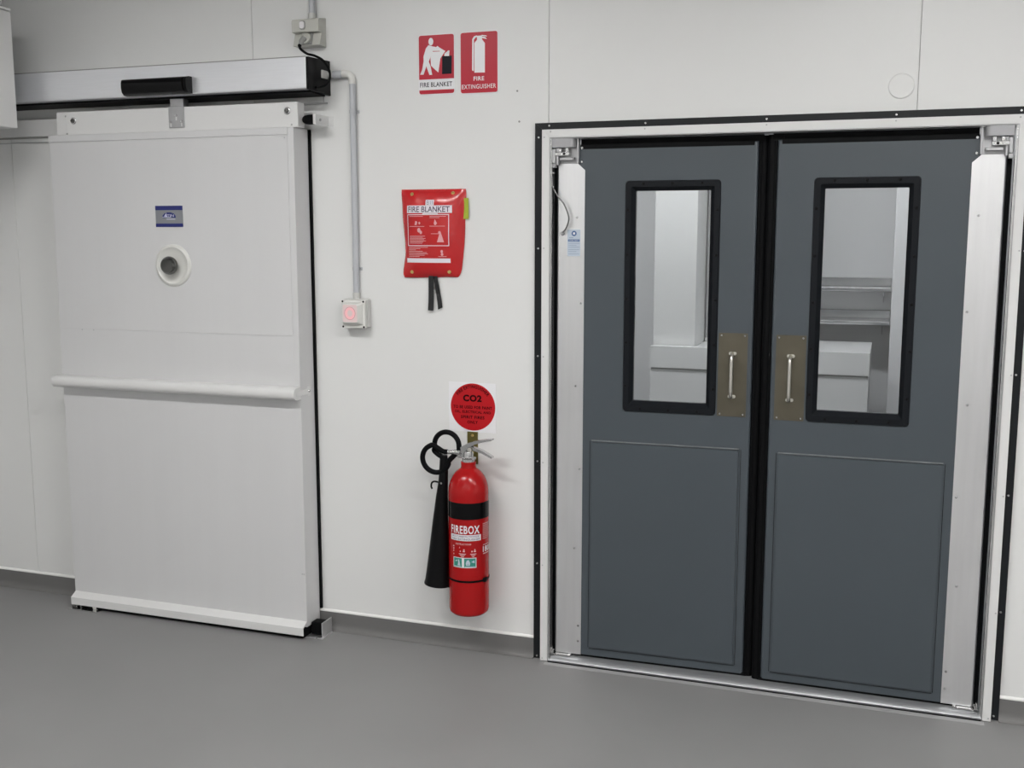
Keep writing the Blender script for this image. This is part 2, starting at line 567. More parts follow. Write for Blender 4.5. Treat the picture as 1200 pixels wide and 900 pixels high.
# bright inner lip where the flange turns into the jamb
for x in (WI[0] + 0.004, WI[1] - 0.009):
    part('jamb_lip', MB().box(x, x + 0.005, -0.028, -0.004, 0.012, WI[2] - 0.004), STEEL, tr)
for x, z, k in [(-1.240, 1.993, 0), (-1.241, 1.591, 0), (-1.241, 1.19, 0), (-1.241, 0.787, 0), (-1.241, 0.385, 0), (-1.241, 0.012, 0),
                (0.398, 1.993, 1), (0.398, 1.591, 1), (0.397, 1.19, 1), (0.398, 0.787, 1), (0.398, 0.385, 1), (0.397, 0.016, 1),
                (-1.200, 2.034, 2), (-0.845, 2.032, 2), (-0.426, 2.032, 2), (-0.010, 2.032, 2), (0.363, 2.032, 2)]:
    dot('screw', (x, -0.012, z), blk[k], STEEL, r=0.0048, h=0.003)
for x, z, k in [(-1.214, 1.992, 0), (-1.214, 1.592, 0), (-1.214, 1.19, 0), (-1.214, 0.787, 0), (-1.214, 0.385, 0), (-1.214, 0.012, 0),
                (0.381, 1.992, 1), (0.381, 1.592, 1), (0.381, 1.19, 1), (0.381, 0.787, 1), (0.381, 0.385, 1), (0.379, 0.012, 1),
                (-1.190, 2.011, 2), (-0.843, 2.011, 2), (-0.424, 2.011, 2), (-0.010, 2.011, 2), (0.360, 2.010, 2)]:
    dot('screw', (x, -0.03, z), wht[k], GALV, r=0.003, h=0.0012)

# threshold bar and the sealant strip in front of it
th = thing('trim_2', (-0.417, -0.01, 0), 'low rounded metal threshold bar under the grey double doors', 'threshold', kind='structure')
part('threshold_bar', MB().prism([(-0.032, 0.003), (-0.034, 0.009), (-0.029, 0.016), (-0.018, 0.0205), (-0.004, 0.0215), (0.05, 0.0215), (0.06, 0.003)],
                                 WI[0] + 0.004, WI[1] - 0.004, axis='x'), mat('worn threshold metal', (0.36, 0.37, 0.38), 0.45, 0.6, noise=0.12, nscale=12, stretch=(0.4, 4, 4)), th)
part('rubber_seal', MB().box(WI[0] + 0.004, WI[1] - 0.004, -0.037, 0.055, 0.0, 0.0035), RUBBER, th)
part('sealant_bead', MB().prism([(-0.062, 0.0), (-0.058, 0.0022), (-0.039, 0.0022), (-0.037, 0.0)], WI[0] - 0.005, WI[1] + 0.005, axis='x'), GREY_SEAL, th)


# ------------------------------------------------------------------ swing door leaves (local: u from the hinge, y into the wall)
def swing_leaf(name, hinge_x, sgn, rot, label):
    t = thing(name, (hinge_x, 0.010, 0.0), label, 'door', kind='structure', rotz=R(rot))

    def S(mb):
        if sgn < 0:
            mb.xf(lambda x, y, z: (-x, y, z))
            mb.f = [f[::-1] for f in mb.f]
        return mb

    def pt(nm, mb, m, parent=t, **kw):
        return part(nm, S(mb), m, parent, local=True, **kw)

    W, ZB, ZT = 0.718, 0.031, 1.964
    win = (0.262, 0.583, 1.004, 1.824)
    # slab with its window hole
    bm = bmesh.new()
    mb = MB().ring([(0, ZB), (W, ZB), (W, ZT), (0, ZT)], [(win[0], win[2]), (win[1], win[2]), (win[1], win[3]), (win[0], win[3])], 0.0, 0.036)
    mesh = mb.mesh('slab')
    bm.from_mesh(mesh)
    ed = [e for e in bm.edges if all(v.co.y < 1e-6 for v in e.verts)
          and (all(abs(v.co.x - W) < 1e-6 for v in e.verts) or all(abs(v.co.z - ZT) < 1e-6 for v in e.verts))]
    bmesh.ops.bevel(bm, geom=ed, offset=0.010, segments=4, affect='EDGES', profile=0.5)
    bpy.data.meshes.remove(mesh)
    pt('door_panel', MB().from_bm(bm), DOOR_GREY)
    # raised kick panel
    bm = bmesh.new()
    kb = MB().prism(rrect(0.131, 0.687, 0.060, 0.878, 0.008, 3), -0.0090, 0.0)
    mesh = kb.mesh('kick')
    bm.from_mesh(mesh)
    ed = [e for e in bm.edges if all(v.co.y < -0.0089 for v in e.verts)]
    bmesh.ops.bevel(bm, geom=ed, offset=0.0072, segments=2, affect='EDGES')
    bpy.data.meshes.remove(mesh)
    kp = pt('kick_panel', MB().from_bm(bm), DOOR_GREY)
    pt('panel_highlight', MB().prism(rrect(0.136, 0.682, 0.8745, 0.8785, 0.0015, 2), -0.0052, -0.001), EDGE_GLINT, kp, label='painted highlight strip along the upper edge of the kick panel')  # added strip, paints the light caught by the panel's top edge
    # shadow joint along the sides and foot of the kick panel
    pt('panel_joint', MB().box(0.1288, 0.1308, -0.0006, 0.001, 0.062, 0.874).box(0.6872, 0.6892, -0.0006, 0.001, 0.062, 0.874).box(0.133, 0.685, -0.0006, 0.001, 0.0578, 0.0598), GASKET)
    # moulded window frame: flat flange, then a slope down to the pane
    o = rrect(0.252, 0.593, 0.994, 1.834, 0.013, 4)
    i1 = rrect(0.274, 0.571, 1.018, 1.812, 0.004, 4)
    i2 = rrect(0.288, 0.557, 1.034, 1.798, 0.003, 4)
    o2 = rrect(0.2545, 0.5905, 0.9965, 1.8315, 0.012, 4)
    n = len(o)
    vs = ([(a, 0.0, b) for a, b in o] + [(a, -0.006, b) for a, b in o2] + [(a, -0.006, b) for a, b in i1]
          + [(a, 0.010, b) for a, b in i2] + [(a, 0.030, b) for a, b in i2] + [(a, 0.036, b) for a, b in o])
    fs = []
    for r_ in range(5):
        for k in range(n):
            l = (k + 1) % n
            fs.append((r_ * n + k, r_ * n + l, (r_ + 1) * n + l, (r_ + 1) * n + k))
    wf = pt('window_frame', MB().add(vs, fs), RUBBER_FRAME, label='black moulded frame around the vision pane', angle=30)
    for u in (0.318, 0.4225, 0.527):
        for z in (1.823, 1.005):
            dot('screw', (sgn * u, -0.006, z), wf, BLACK_PL, r=0.0055, h=0.0022, local=True)
    for z in (1.73, 1.57, 1.41, 1.25, 1.09):
        for u in (0.2625, 0.5825):
            dot('screw', (sgn * u, -0.006, z), wf, BLACK_PL, r=0.0055, h=0.0022, local=True)
    pt('window_pane', MB().box(0.2885, 0.5565, 0.018, 0.022, 1.0345, 1.7975), PANE, wf, label='clear see-through acrylic pane')
    # dull steel push plate with a pull handle
    hp = pt('handle_plate', MB().prism(rrect(0.599, 0.701, 0.994, 1.295, 0.002, 2), -0.0018, 0.0), DULL_STEEL, label='dull stainless plate behind the pull handle')
    for u in (0.609, 0.691):
        for z in (1.003, 1.286):
            dot('screw', (sgn * u, -0.0018, z), hp, STEEL, r=0.0042, h=0.0022, local=True)
    path = [(0.6495, -0.002, 1.222), (0.6495, -0.018, 1.222), (0.6495, -0.030, 1.219), (0.6495, -0.038, 1.210), (0.6495, -0.040, 1.198),
            (0.6495, -0.040, 1.145), (0.6495, -0.040, 1.091), (0.6495, -0.038, 1.079), (0.6495, -0.030, 1.070), (0.6495, -0.018, 1.067), (0.6495, -0.002, 1.067)]
    ph = pt('pull_handle', MB().tube(path, 0.0062, 12), HANDLE, hp, label='satin metal pull handle')
    # small feet of the handle
    pt('handle_foot', MB().prism(rrect(0.636, 0.663, 1.216, 1.228, 0.005, 3), -0.0045, -0.0018), HANDLE, hp)
    pt('handle_foot', MB().prism(rrect(0.636, 0.663, 1.061, 1.073, 0.005, 3), -0.0045, -0.0018), HANDLE, hp)
    # aluminium hinge-side edge plate, its top corner cut off, rolled round the hinge edge
    ep = MB().prism([(0.004, 0.030), (0.1015, 0.030), (0.1015, 1.874), (0.0745, 1.8985), (0.004, 1.8985)], -0.0025, 0.0)
    ep.tube([(0.006, 0.006, 0.030), (0.006, 0.006, 1.8985)], 0.0085, 14)
    pl = pt('edge_plate', ep, ALU_PLATE, label='pale aluminium plate along the hinge edge')
    for z, u in ((1.704, 0.073), (1.39, 0.0905), (1.08, 0.073), (0.764, 0.0905), (0.4535, 0.073), (0.1455, 0.0905), (0.0835, 0.0905)):
        dot('screw', (sgn * u, -0.0025, z), pl, STEEL, r=0.0048, h=0.0035, local=True)
    for z in (1.9535, 1.9035):
        dot('bolt', (sgn * 0.0895, 0.0, z), t, STEEL, r=0.0058, h=0.004, local=True)
    # top hinge: back plate, cap, knuckle blocks, swing arms
    hg = pt('hinge', MB().box(0.003, 0.0755, -0.001, 0.004, 1.899, 1.987).box(0.074, 0.081, -0.016, 0.004, 1.899, 1.984, 0.001), GALV, label='exposed steel top pivot hinge')
    cap_poly = [(-0.016, 0.0), (-0.016, -0.034), (0.052, -0.034), (0.064, -0.028), (0.070, -0.016), (0.070, 0.0)]
    pt('hinge_cap', MB().prism(cap_poly, 1.955, 1.987, axis='z'), HINGE_GREY, hg)
    pt('hinge_lip', MB().box(0.048, 0.082, -0.020, 0.0, 1.9845, 1.989), STEEL, hg)
    pt('hinge_arm', MB().box(-0.006, 0.048, -0.030, -0.012, 1.925, 1.939, 0.0015).box(0.008, 0.020, -0.030, -0.010, 1.939, 1.952, 0.001).box(0.034, 0.046, -0.028, -0.010, 1.939, 1.953, 0.001), STEEL, hg)
    pt('hinge_arm', MB().box(0.012, 0.066, -0.026, -0.006, 1.909, 1.920, 0.0015), GALV, hg)
    dot('screw', (sgn * 0.030, -0.030, 1.932), hg, RUBBER, r=0.0045, h=0.001, local=True)
    dot('screw', (sgn * 0.060, -0.026, 1.9145), hg, GALV, r=0.0035, h=0.0015, local=True)
    pt('hinge_knuckle', MB().box(-0.017, -0.002, -0.030, 0.0, 1.899, 1.951, 0.003).tube([(0.003, -0.022, 1.893), (0.003, -0.022, 1.951)], 0.006, 10)
       .box(-0.017, -0.004, -0.026, 0.0, 1.884, 1.899, 0.001), GALV, hg)
    # rubber seals closing the gaps
    pt('edge_seal', MB().box(W - 0.0005, W + 0.016, 0.012, 0.034, 0.012, ZT + 0.018, 0.003), RUBBER, label='black rubber seal on the meeting edge')
    pt('edge_seal', MB().tube([(W + 0.019, 0.022, 0.012), (W + 0.019, 0.022, ZT + 0.018)], 0.0148, 14), RUBBER)
    pt('hinge_seal', MB().box(-0.0185, 0.0, 0.014, 0.034, 0.022, 1.895), RUBBER)
    pt('top_seal', MB().box(0.083, W - 0.014, -0.0006, 0.030, ZT - 0.0155, ZT + 0.002, 0.001).box(0.083, W - 0.014, 0.010, 0.034, ZT, ZT + 0.0215).box(W - 0.02, W + 0.016, 0.008, 0.034, ZT - 0.002, ZT + 0.0215), RUBBER)
    pt('bottom_seal', MB().box(0.004, W + 0.012, 0.004, 0.034, 0.0222, ZB + 0.002), RUBBER)
    # floor pivot
    pt('pivot', MB().box(-0.006, 0.052, -0.020, 0.0, 0.0222, 0.0285, 0.001).box(0.052, 0.064, -0.018, 0.0, 0.0222, 0.030, 0.001), STEEL)
    pt('pivot', MB().box(-0.016, -0.009, -0.022, 0.002, 0.026, 0.052, 0.002).tube([(-0.010, -0.018, 0.030), (-0.004, -0.018, 0.046)], 0.004, 8), STEEL)
    return t, pl


leafL, plateL = swing_leaf('door_2', -1.172, 1, 1.5, 'left leaf of the slate grey double swing doors, slightly ajar, with vision pane')
leafR, plateR = swing_leaf('door_3', 0.330, -1, 0.0, 'right leaf of the slate grey double swing doors with vision pane')

# sticker on the left edge plate (local u, z)
stk = part('sticker', MB().prism(rrect(0.037, 0.086, 1.563, 1.660, 0.003, 2), -0.0031, -0.0025), STICKER, plateL, local=True, label='pale blue printed sticker')
mb = MB().prism(disc(0.0625, 1.646, 0.0095, 24), -0.0034, -0.0031)
mb.box(0.040, 0.084, -0.0034, -0.0031, 1.6165, 1.6245)
part('sticker_print', mb, STICKER_BLUE, plateL, local=True)
mb = MB().box(0.0585, 0.0665, -0.0037, -0.0034, 1.642, 1.650)
t_ = text_mb('DOOR SAFETY', 0.043, 0.081, 1.6185, 1.6225, -0.00345)
mb.add(t_.v, t_.f)
part('sticker_print', mb, SIGN_WHITE, plateL, local=True)
mb = MB().box(0.044, 0.060, -0.0034, -0.0031, 1.629, 1.632)
for z in (1.609, 1.602, 1.595, 1.586, 1.579, 1.570):
    mb.box(0.041, 0.083 if z not in (1.602, 1.579) else 0.072, -0.0034, -0.0031, z, z + 0.0022)
part('sticker_print', mb, STICKER_LINE, plateL, local=True)

# earth cable from the frame to the left leaf
pts = smooth_path([(-1.1885, -0.012, 1.872), (-1.187, -0.016, 1.845), (-1.184, -0.022, 1.820), (-1.166, -0.024, 1.785), (-1.140, -0.022, 1.752),
                   (-1.125, -0.018, 1.715), (-1.124, -0.014, 1.692), (-1.136, -0.008, 1.664), (-1.1505, -0.001, 1.649)], 6)
ec = thing('cable', (-1.140, -0.02, 1.645), 'thin grey cable looping from the frame onto the left swing door plate', 'cable')
part('wire', MB().tube(pts, 0.0026, 8), WIRE_GREY, ec)
part('cable_lug', MB().lathe((-1.152, 0.004, 1.646), [(0.0075, 0), (0.0075, 0.004), (0.0055, 0.007), (0.002, 0.007), (0.0, 0.005)], n=14, axis='y'), GALV, ec)
part('cable_clip', MB().box(-1.190, -1.180, -0.026, -0.006, 1.862, 1.868).box(-1.190, -1.186, -0.022, -0.008, 1.855, 1.876), STEEL, ec)

# ------------------------------------------------------------------ sliding cold-room door (door_1)
LX0, LX1, FY = -3.369, -2.197, -0.12
d1 = thing('door_1', (-2.783, -0.066, 0.0), 'thick white insulated sliding door with bumper rail, closed over its opening', 'door', kind='structure')
part('door_panel', MB().box(LX0, LX1, FY, -0.013, 0.045, 2.050, 0.0012), LEAF_WHITE, d1)
part('gasket', MB().box(LX0 + 0.02, LX1 + 0.009, -0.0125, -0.002, 0.092, 2.050), RUBBER, d1)
# capping strips on the upper half: right edge, top edge, and the cross joint above the rail
part('edge_capping', MB().box(LX1 - 0.024, LX1 + 0.0012, FY - 0.0035, -0.02, 1.044, 2.0505, 0.0008), LEAF_WHITE, d1)
part('edge_capping', MB().box(LX0 - 0.0006, LX1 - 0.0255, FY - 0.0035, FY + 0.002, 2.024, 2.0508, 0.0008), LEAF_WHITE, d1)
part('face_sheet', MB().box(LX0 + 0.004, LX1 - 0.0275, FY - 0.0018, FY + 0.002, 1.243, 2.0215, 0.0006), LEAF_WHITE, d1)
for x, z in ((-2.237, 2.012), (-3.25, 1.2395), (-3.19, 1.2395), (-2.22, 1.40), (-2.205, 1.19), (-2.212, 0.27), (-2.204, 0.27)):
    dot('rivet', (x, FY - 0.0014, z), d1, GALV, r=0.003, h=0.0012)
for x in (-3.2, -2.95, -2.5, -2.3):
    dot('rivet', (x, FY - 0.0014, 2.037), d1, GALV, r=0.0028, h=0.001)
# top beam hung from the operator
bmz = part('top_beam', MB().box(-3.324, -2.176, FY, -0.072, 2.051, 2.1455, 0.0015), TRIM_WHITE, d1)
part('beam_bracket', MB().box(-3.284, -3.270, FY - 0.0015, FY, 2.058, 2.128, 0.0005), TRIM_WHITE, bmz)
for x, z in ((-3.2365, 2.108), (-2.2215, 2.1125)):
    b = dot('bolt', (x, FY, z), bmz, STEEL, r=0.0145, h=0.004, n=18)
    dot('bolt', (x, FY - 0.004, z), bmz, CHROME, r=0.0095, h=0.008, n=6)
for x, z in ((-3.271, 2.057), (-2.203, 2.060), (-3.275, 2.128)):
    dot('rivet', (x, FY - 0.0015, z), bmz, STEEL, r=0.004, h=0.002)
hgp = part('hanger_plate', MB().box(-2.762, -2.690, FY - 0.006, FY, 2.0645, 2.1475, 0.001).box(-2.752, -2.690, FY - 0.006, FY + 0.03, 2.1475, 2.184, 0.001), GALV, bmz, label='grey metal hanger plate with slotted holes')
for x, z in ((-2.7255, 2.112), (-2.7515, 2.087), (-2.7005, 2.088)):
    dot('bolt', (x, FY - 0.006, z), hgp, STEEL, r=0.0055, h=0.005)
    o = part('slot', MB().box(x - 0.0028, x + 0.0028, FY - 0.0066, FY - 0.006, z - 0.019, z - 0.004), TRIM_WHITE, bmz)
# bumper rail across the door
prof = [(FY, 0.991), (FY - 0.030, 0.991), (FY - 0.043, 0.995), (FY - 0.051, 1.004), (FY - 0.053, 1.0165), (FY - 0.051, 1.029), (FY - 0.043, 1.0375), (FY - 0.030, 1.041), (FY, 1.041)]
br = part('bumper_rail', MB().prism(prof, -3.386, -2.197, axis='x'), TRIM_WHITE, d1, angle=50)
part('rail_bracket', MB().box(-2.1965, -2.194, -0.155, -0.045, 1.006, 1.028, 0.001).box(-2.1965, -2.1945, -0.07, -0.045, 0.998, 1.036, 0.001), TRIM_WHITE, br)
for y in (-0.058,):
    part('screw', MB().lathe((-2.194, y, 1.017), [(0.006, 0.0), (0.005, 0.003), (0.0, 0.003)], n=10, axis='x'), STEEL, br)
# bottom skirt flashing
part('bottom_flashing', MB().prism([(FY, 0.070), (FY - 0.004, 0.068), (FY - 0.032, 0.050), (FY - 0.032, 0.018), (FY - 0.028, 0.018), (FY - 0.028, 0.048), (FY, 0.064)], LX0 + 0.003, LX1 - 0.001, axis='x'), TRIM_WHITE, d1)
part('bottom_sweep', MB().box(LX0 + 0.05, LX1 - 0.006, FY - 0.024, -0.045, 0.006, 0.044), RUBBER, d1)
# maker's plate
mp_ = part('maker_plate', MB().box(-2.847, -2.716, FY - 0.0035, FY - 0.001, 1.672, 1.757), EMBLEM_GREY, d1, label="navy and silver maker's plate with oval emblem")
part('plate_band', MB().box(-2.847, -2.716, FY - 0.0042, FY - 0.0035, 1.7395, 1.757).box(-2.847, -2.716, FY - 0.0042, FY - 0.0035, 1.672, 1.6855), NAVY, mp_)
ov = MB().prism([(-2.8145, 1.709), (-2.812, 1.718), (-2.803, 1.7265), (-2.788, 1.731), (-2.772, 1.7305), (-2.758, 1.7255), (-2.750, 1.717), (-2.7495, 1.708), (-2.757, 1.7085), (-2.782, 1.7105), (-2.806, 1.7075)], FY - 0.0042, FY - 0.0035)
part('plate_emblem', ov, NAVY, mp_)
t_ = text_mb('ATIN', -2.806, -2.758, 1.7125, 1.7225, FY - 0.0046, 0.01)
ln = MB().box(-2.814, -2.772, FY - 0.0046, FY - 0.0042, 1.7105, 1.7125)
ln.add(t_.v, t_.f)
ln.prism([(-2.801, 1.7125), (-2.795, 1.729), (-2.790, 1.7125)], FY - 0.0048, FY - 0.0044)
ln.box(-2.794, -2.752, FY - 0.0040, FY - 0.0036, 1.7015, 1.7045)
part('plate_lettering', ln, EMBLEM_PALE, mp_)
part('plate_lettering', MB().box(-2.824, -2.76, FY - 0.0040, FY - 0.0036, 1.7315, 1.7345).box(-2.79, -2.758, FY - 0.0040, FY - 0.0036, 1.692, 1.6945), BOX_DARK, mp_)
# release push knob in its dished white ring
kc = (-2.771, FY - 0.001, 1.5165)
rg = part('knob_ring', MB().lathe(kc, [(0.086, 0.0), (0.086, 0.004), (0.080, 0.009), (0.074, 0.010), (0.066, 0.004), (0.050, 0.0015), (0.030, 0.001), (0.0, 0.001)], n=48, axis='y'), OFF_WHITE, d1, label='white dished ring around the release knob')
part('release_knob', MB().lathe(kc, [(0.020, 0.0), (0.020, 0.010), (0.030, 0.014), (0.036, 0.022), (0.0375, 0.031), (0.035, 0.040), (0.029, 0.046), (0.0285, 0.0475), (0.020, 0.049), (0.0, 0.0495)], n=36, axis='y'), CHROME, rg, label='polished metal push knob')

# back board that the closed door meets (behind the top of the door)
bb = solo('trim_3', MB().box(X0 + 0.01, -3.30, -0.018, 0.0, 2.062, 2.134, 0.001), TRIM_WHITE, (-3.8, 0, 2.062),
          'white track board on the wall left of the sliding door top', 'trim', kind='structure')
part('board_edge', MB().box(X0 + 0.01, -3.30, -0.010, 0.0, 2.036, 2.0385), GALV, bb)
part('board_edge', MB().box(X0 + 0.01, -3.30, -0.006, 0.0, 2.054, 2.0615), BOX_DARK, bb)
solo('trim_4', MB().box(-2.30, -2.112, -0.010, 0.0, 2.1475, 2.153).box(-2.129, -2.127, -0.004, 0.0, 2.153, 2.176), GALV, (-2.2, 0, 2.15),
     'thin metal track edge beside the right end of the sliding door beam', 'trim', kind='structure')

# rubber door stop
ds = thing('door_stop', (-2.12, 0, 2.078), 'black rubber door stop in a small white bracket right of the sliding door top', 'door stop')
part('stop_bracket', MB().box(-2.114, -2.109, -0.116, -0.0005, 2.060, 2.099, 0.001).box(-2.109, -2.103, -0.116, -0.112, 2.060, 2.099, 0.001)
     .box(-2.109, -2.088, -0.004, -0.0005, 2.060, 2.099, 0.001), TRIM_WHITE, ds)
part('rubber_buffer', MB().lathe((-2.114, -0.094, 2.0795), [(0.019, 0.0), (0.019, -0.020), (0.0185, -0.032), (0.0165, -0.044), (0.012, -0.052), (0.006, -0.056), (0.0, -0.057)], n=22, axis='x'), RUBBER, ds)
part('screw', MB().lathe((-2.109, -0.070, 2.080), [(0.006, 0.0), (0.005, 0.004), (0.0, 0.004)], n=10, axis='x'), GALV, ds)

# floor guides
g1 = thing('floor_guide', (-2.13, -0.07, 0), 'small metal floor guide with black block at the right foot of the sliding door', 'floor guide')
part('guide_block', MB().box(-2.192, -2.138, -0.098, -0.050, 0.008, 0.062, 0.006, 2), RUBBER, g1, label='black rubber guide block')
part('guide_bracket', MB().box(-2.205, -2.128, -0.118, -0.034, 0.0, 0.006, 0.001).box(-2.1365, -2.132, -0.110, -0.030, 0.0, 0.066, 0.0008), ALU_PLATE, g1)
dot('screw', (-2.155, -0.118, 0.003), g1, STEEL, r=0.004, h=0.003)
g2 = thing('floor_guide', (-3.29, -0.19, 0), 'small clear floor guide with roller under the left foot of the sliding door', 'floor guide')
part('guide_plate', MB().box(-3.372, -3.215, -0.170, -0.125, 0.0, 0.004, 0.001), STEEL, g2)
part('guide_roller', MB().lathe((-3.248, -0.136, 0.004), [(0.010, 0.0), (0.013, 0.004), (0.013, 0.022), (0.009, 0.0255), (0.0, 0.026)], n=16), OFF_WHITE, g2)
part('guide_post', MB().box(-3.358, -3.330, -0.160, -0.135, 0.004, 0.018, 0.003), CHROME, g2)

# ------------------------------------------------------------------ sliding-door operator
oz0, oz1, oy = 2.185, 2.304, -0.165
op = thing('door_operator', (-2.9, 0.0, oz0), 'long silver aluminium operator housing above the white sliding door', 'door operator')
part('housing', MB().prism([(oy + 0.003, oz0 + 0.003), (oy, oz0 + 0.012), (oy, oz1 - 0.003), (oy + 0.003, oz1), (-0.0005, oz1 + 0.004), (-0.0005, oz0 - 0.004), (oy + 0.026, oz0)], -3.93, -2.109, axis='x'), ALU, op)
part('bottom_seal', MB().prism([(oy + 0.032, oz0 - 0.0005), (oy + 0.034, oz0 - 0.008), (-0.02, oz0 - 0.012), (-0.02, oz0 - 0.004)], -3.93, -2.112, axis='x'), RUBBER, op)
part('top_seal', MB().prism([(oy + 0.0005, oz1 - 0.0026), (oy + 0.0005, oz1 + 0.0012), (oy + 0.006, oz1 + 0.0014), (oy + 0.006, oz1)], -3.93, -2.112, axis='x'), BOX_DARK, op)
part('end_cap', MB().prism([(oy - 0.002, oz0 + 0.000), (oy - 0.002, oz1 - 0.002), (-0.0005, oz1 + 0.004), (-0.0005, oz0 - 0.008), (oy + 0.006, oz0 - 0.002)], -2.109, -2.098, axis='x'), BLACK_PL, op, label='black plastic end cap')
part('cable_gland', MB().box(-2.098, -2.090, -0.075, -0.030, 2.236, 2.266, 0.002).tube([(-2.098, -0.030, 2.251), (-2.070, -0.030, 2.251)], 0.011, 12), BOX_GREY, op)
sn = MB()
prof2 = [(oy, 2.188), (oy - 0.022, 2.190), (oy - 0.037, 2.200), (oy - 0.042, 2.215), (oy - 0.042, 2.236), (oy - 0.036, 2.248), (oy - 0.02, 2.252), (oy, 2.252)]
sn.prism(prof2, -2.928, -2.627, axis='x')


def taper(x, y, z):
    k = max(0.0, (oy - y) / 0.042)
    cx = -2.7775
    return (cx + (x - cx) * (1 - 0.05 * k), y, z)


sn.xf(taper)
sns = part('motion_sensor', sn, BLACK_GL, op, label='gloss black motion sensor bar', angle=50)
part('sensor_end', MB().prism([(a - 0.0006, b) for a, b in prof2], -2.6305, -2.6155, axis='x'), BLACK_PL, sns)

# ------------------------------------------------------------------ electrical: isolator, conduits, cables, switch
iso = thing('socket_box', (-2.169, 0.0, 2.36), 'pale grey plug socket box on the wall above the operator end', 'socket')
part('housing', MB().prism([(-0.0005, 2.362), (-0.052, 2.364), (-0.036, 2.412), (-0.060, 2.414), (-0.060, 2.452), (-0.054, 2.462), (-0.0005, 2.470)], -2.228, -2.112, axis='x'), BOX_BEIGE, iso)
part('socket_face', MB().prism([(-0.0365, 2.4105), (-0.0515, 2.366), (-0.055, 2.368), (-0.040, 2.4115)], -2.200, -2.146, axis='x'), BOX_DARK, iso)
ring_c = []
part('socket_ring', MB().lathe((-2.174, 0.0, 0.0), [(0.024, 0.0), (0.024, 0.008), (0.020, 0.010), (0.017, 0.004), (0.0, 0.004)], n=24, axis='y')
     .xf(lambda x, y, z: (x, -0.0465 + y * 0.95 + z * 0.32 - 0.003, 2.390 + z * 0.9 - y * 0.3)), BOX_BEIGE, iso)
part('plug', MB().tube([(-2.178, -0.052, 2.388), (-2.184, -0.066, 2.376), (-2.189, -0.070, 2.364)], [0.013, 0.011, 0.006], 12), BOX_DARK, iso)
part('rocker_switch', MB().prism(rrect(-2.193, -2.168, 2.421, 2.455, 0.009, 4), -0.0635, -0.060), BOX_DARK, iso)
part('rocker_cap', MB().prism(rrect(-2.190, -2.171, 2.425, 2.451, 0.007, 4), -0.068, -0.0635), LABEL_WHITE, iso)
cpts = smooth_path([(-2.1895, -0.070, 2.363), (-2.182, -0.078, 2.348), (-2.150, -0.085, 2.327), (-2.112, -0.094, 2.316), (-2.080, -0.088, 2.298), (-2.066, -0.070, 2.269),
                    (-2.065, -0.064, 2.238), (-2.074, -0.072, 2.211), (-2.088, -0.100, 2.197), (-2.0925, -0.125, 2.194)], 6)
pc_ = part('power_cord', MB().tube(cpts, 0.0048, 10), RUBBER, op, label='black power cord looping up to the socket box')
part('strain_relief', MB().tube(cpts[0:5], [0.0075, 0.0075, 0.007, 0.006, 0.005], 10), RUBBER, pc_)

cu = thing('conduit_pipe', (-2.161, -0.02, 2.47), 'short grey conduit pipe rising from the top of the socket box', 'conduit')
part('pipe', MB().tube([(-2.161, -0.018, 2.478), (-2.161, -0.018, Z1)], 0.0125, 16), CONDUIT, cu)
part('coupling', MB().lathe((-2.161, -0.018, 2.4665), [(0.0155, 0.0), (0.0155, 0.018), (0.0145, 0.022), (0.0125, 0.022)], n=18), BOX_GREY, cu)

cd = thing('conduit_pipe', (-1.995, -0.016, 1.39), 'grey conduit pipe with a bend running down the wall to the switch box', 'conduit')
cx, cy = -1.9955, -0.0145
part('pipe', MB().tube([(cx, cy, 1.398), (cx, cy, 2.222)], 0.0123, 16), CONDUIT, cd)
part('elbow', MB().tube([(cx, cy, 2.216), (cx, cy, 2.232), (cx - 0.004, cy, 2.244), (cx - 0.013, cy, 2.2525), (cx - 0.026, cy - 0.002, 2.256), (cx - 0.040, cy - 0.004, 2.256)], 0.0142, 16), OFF_WHITE, cd)
part('pipe', MB().tube([(cx - 0.036, cy - 0.004, 2.2555), (-2.070, -0.024, 2.252)], 0.0115, 14), CONDUIT, cd)
part('coupling', MB().tube([(-2.040, -0.021, 2.2535), (-2.072, -0.025, 2.252)], 0.0148, 14), CONDUIT, cd)
part('coupling', MB().tube([(cx, cy, 1.3895), (cx, cy, 1.414)], 0.0145, 16), BOX_GREY, cd)
for z in (2.112, 1.508):
    sd = part('saddle_clip', MB().tube([(cx, cy, z - 0.006), (cx, cy, z + 0.006)], 0.0136, 16).box(cx + 0.010, cx + 0.022, -0.004, -0.0005, z - 0.006, z + 0.006), CONDUIT, cd)
    dot('screw', (cx + 0.0175, -0.004, z), sd, STEEL, r=0.0038, h=0.004)

sw = thing('switch_box', (-1.99, 0.0, 1.277), 'pale grey wall switch box with a glowing pink push lens', 'switch')
part('back_box', MB().box(-2.044, -1.938, -0.034, -0.0005, 1.279, 1.3905, 0.006, 3), BOX_GREY, sw)
part('front_cover', MB().box(-2.0445, -1.9405, -0.052, -0.0355, 1.276, 1.387, 0.004, 2), OFF_WHITE, sw)
lens = MB()
o_, i_ = rrect(-2.036, -1.950, 1.290, 1.378, 0.006, 4), rrect(-2.028, -1.962, 1.300, 1.371, 0.008, 4)
lens.prism(o_, -0.0535, -0.050)
n_ = len(o_)
lens.add([(a, -0.0535, b) for a, b in o_] + [(a, -0.074, b) for a, b in i_],
         [(k, (k + 1) % n_, (k + 1) % n_ + n_, k + n_) for k in range(n_)] + [tuple(range(n_, 2 * n_))])
rk = part('rocker', lens, OFF_WHITE, sw)
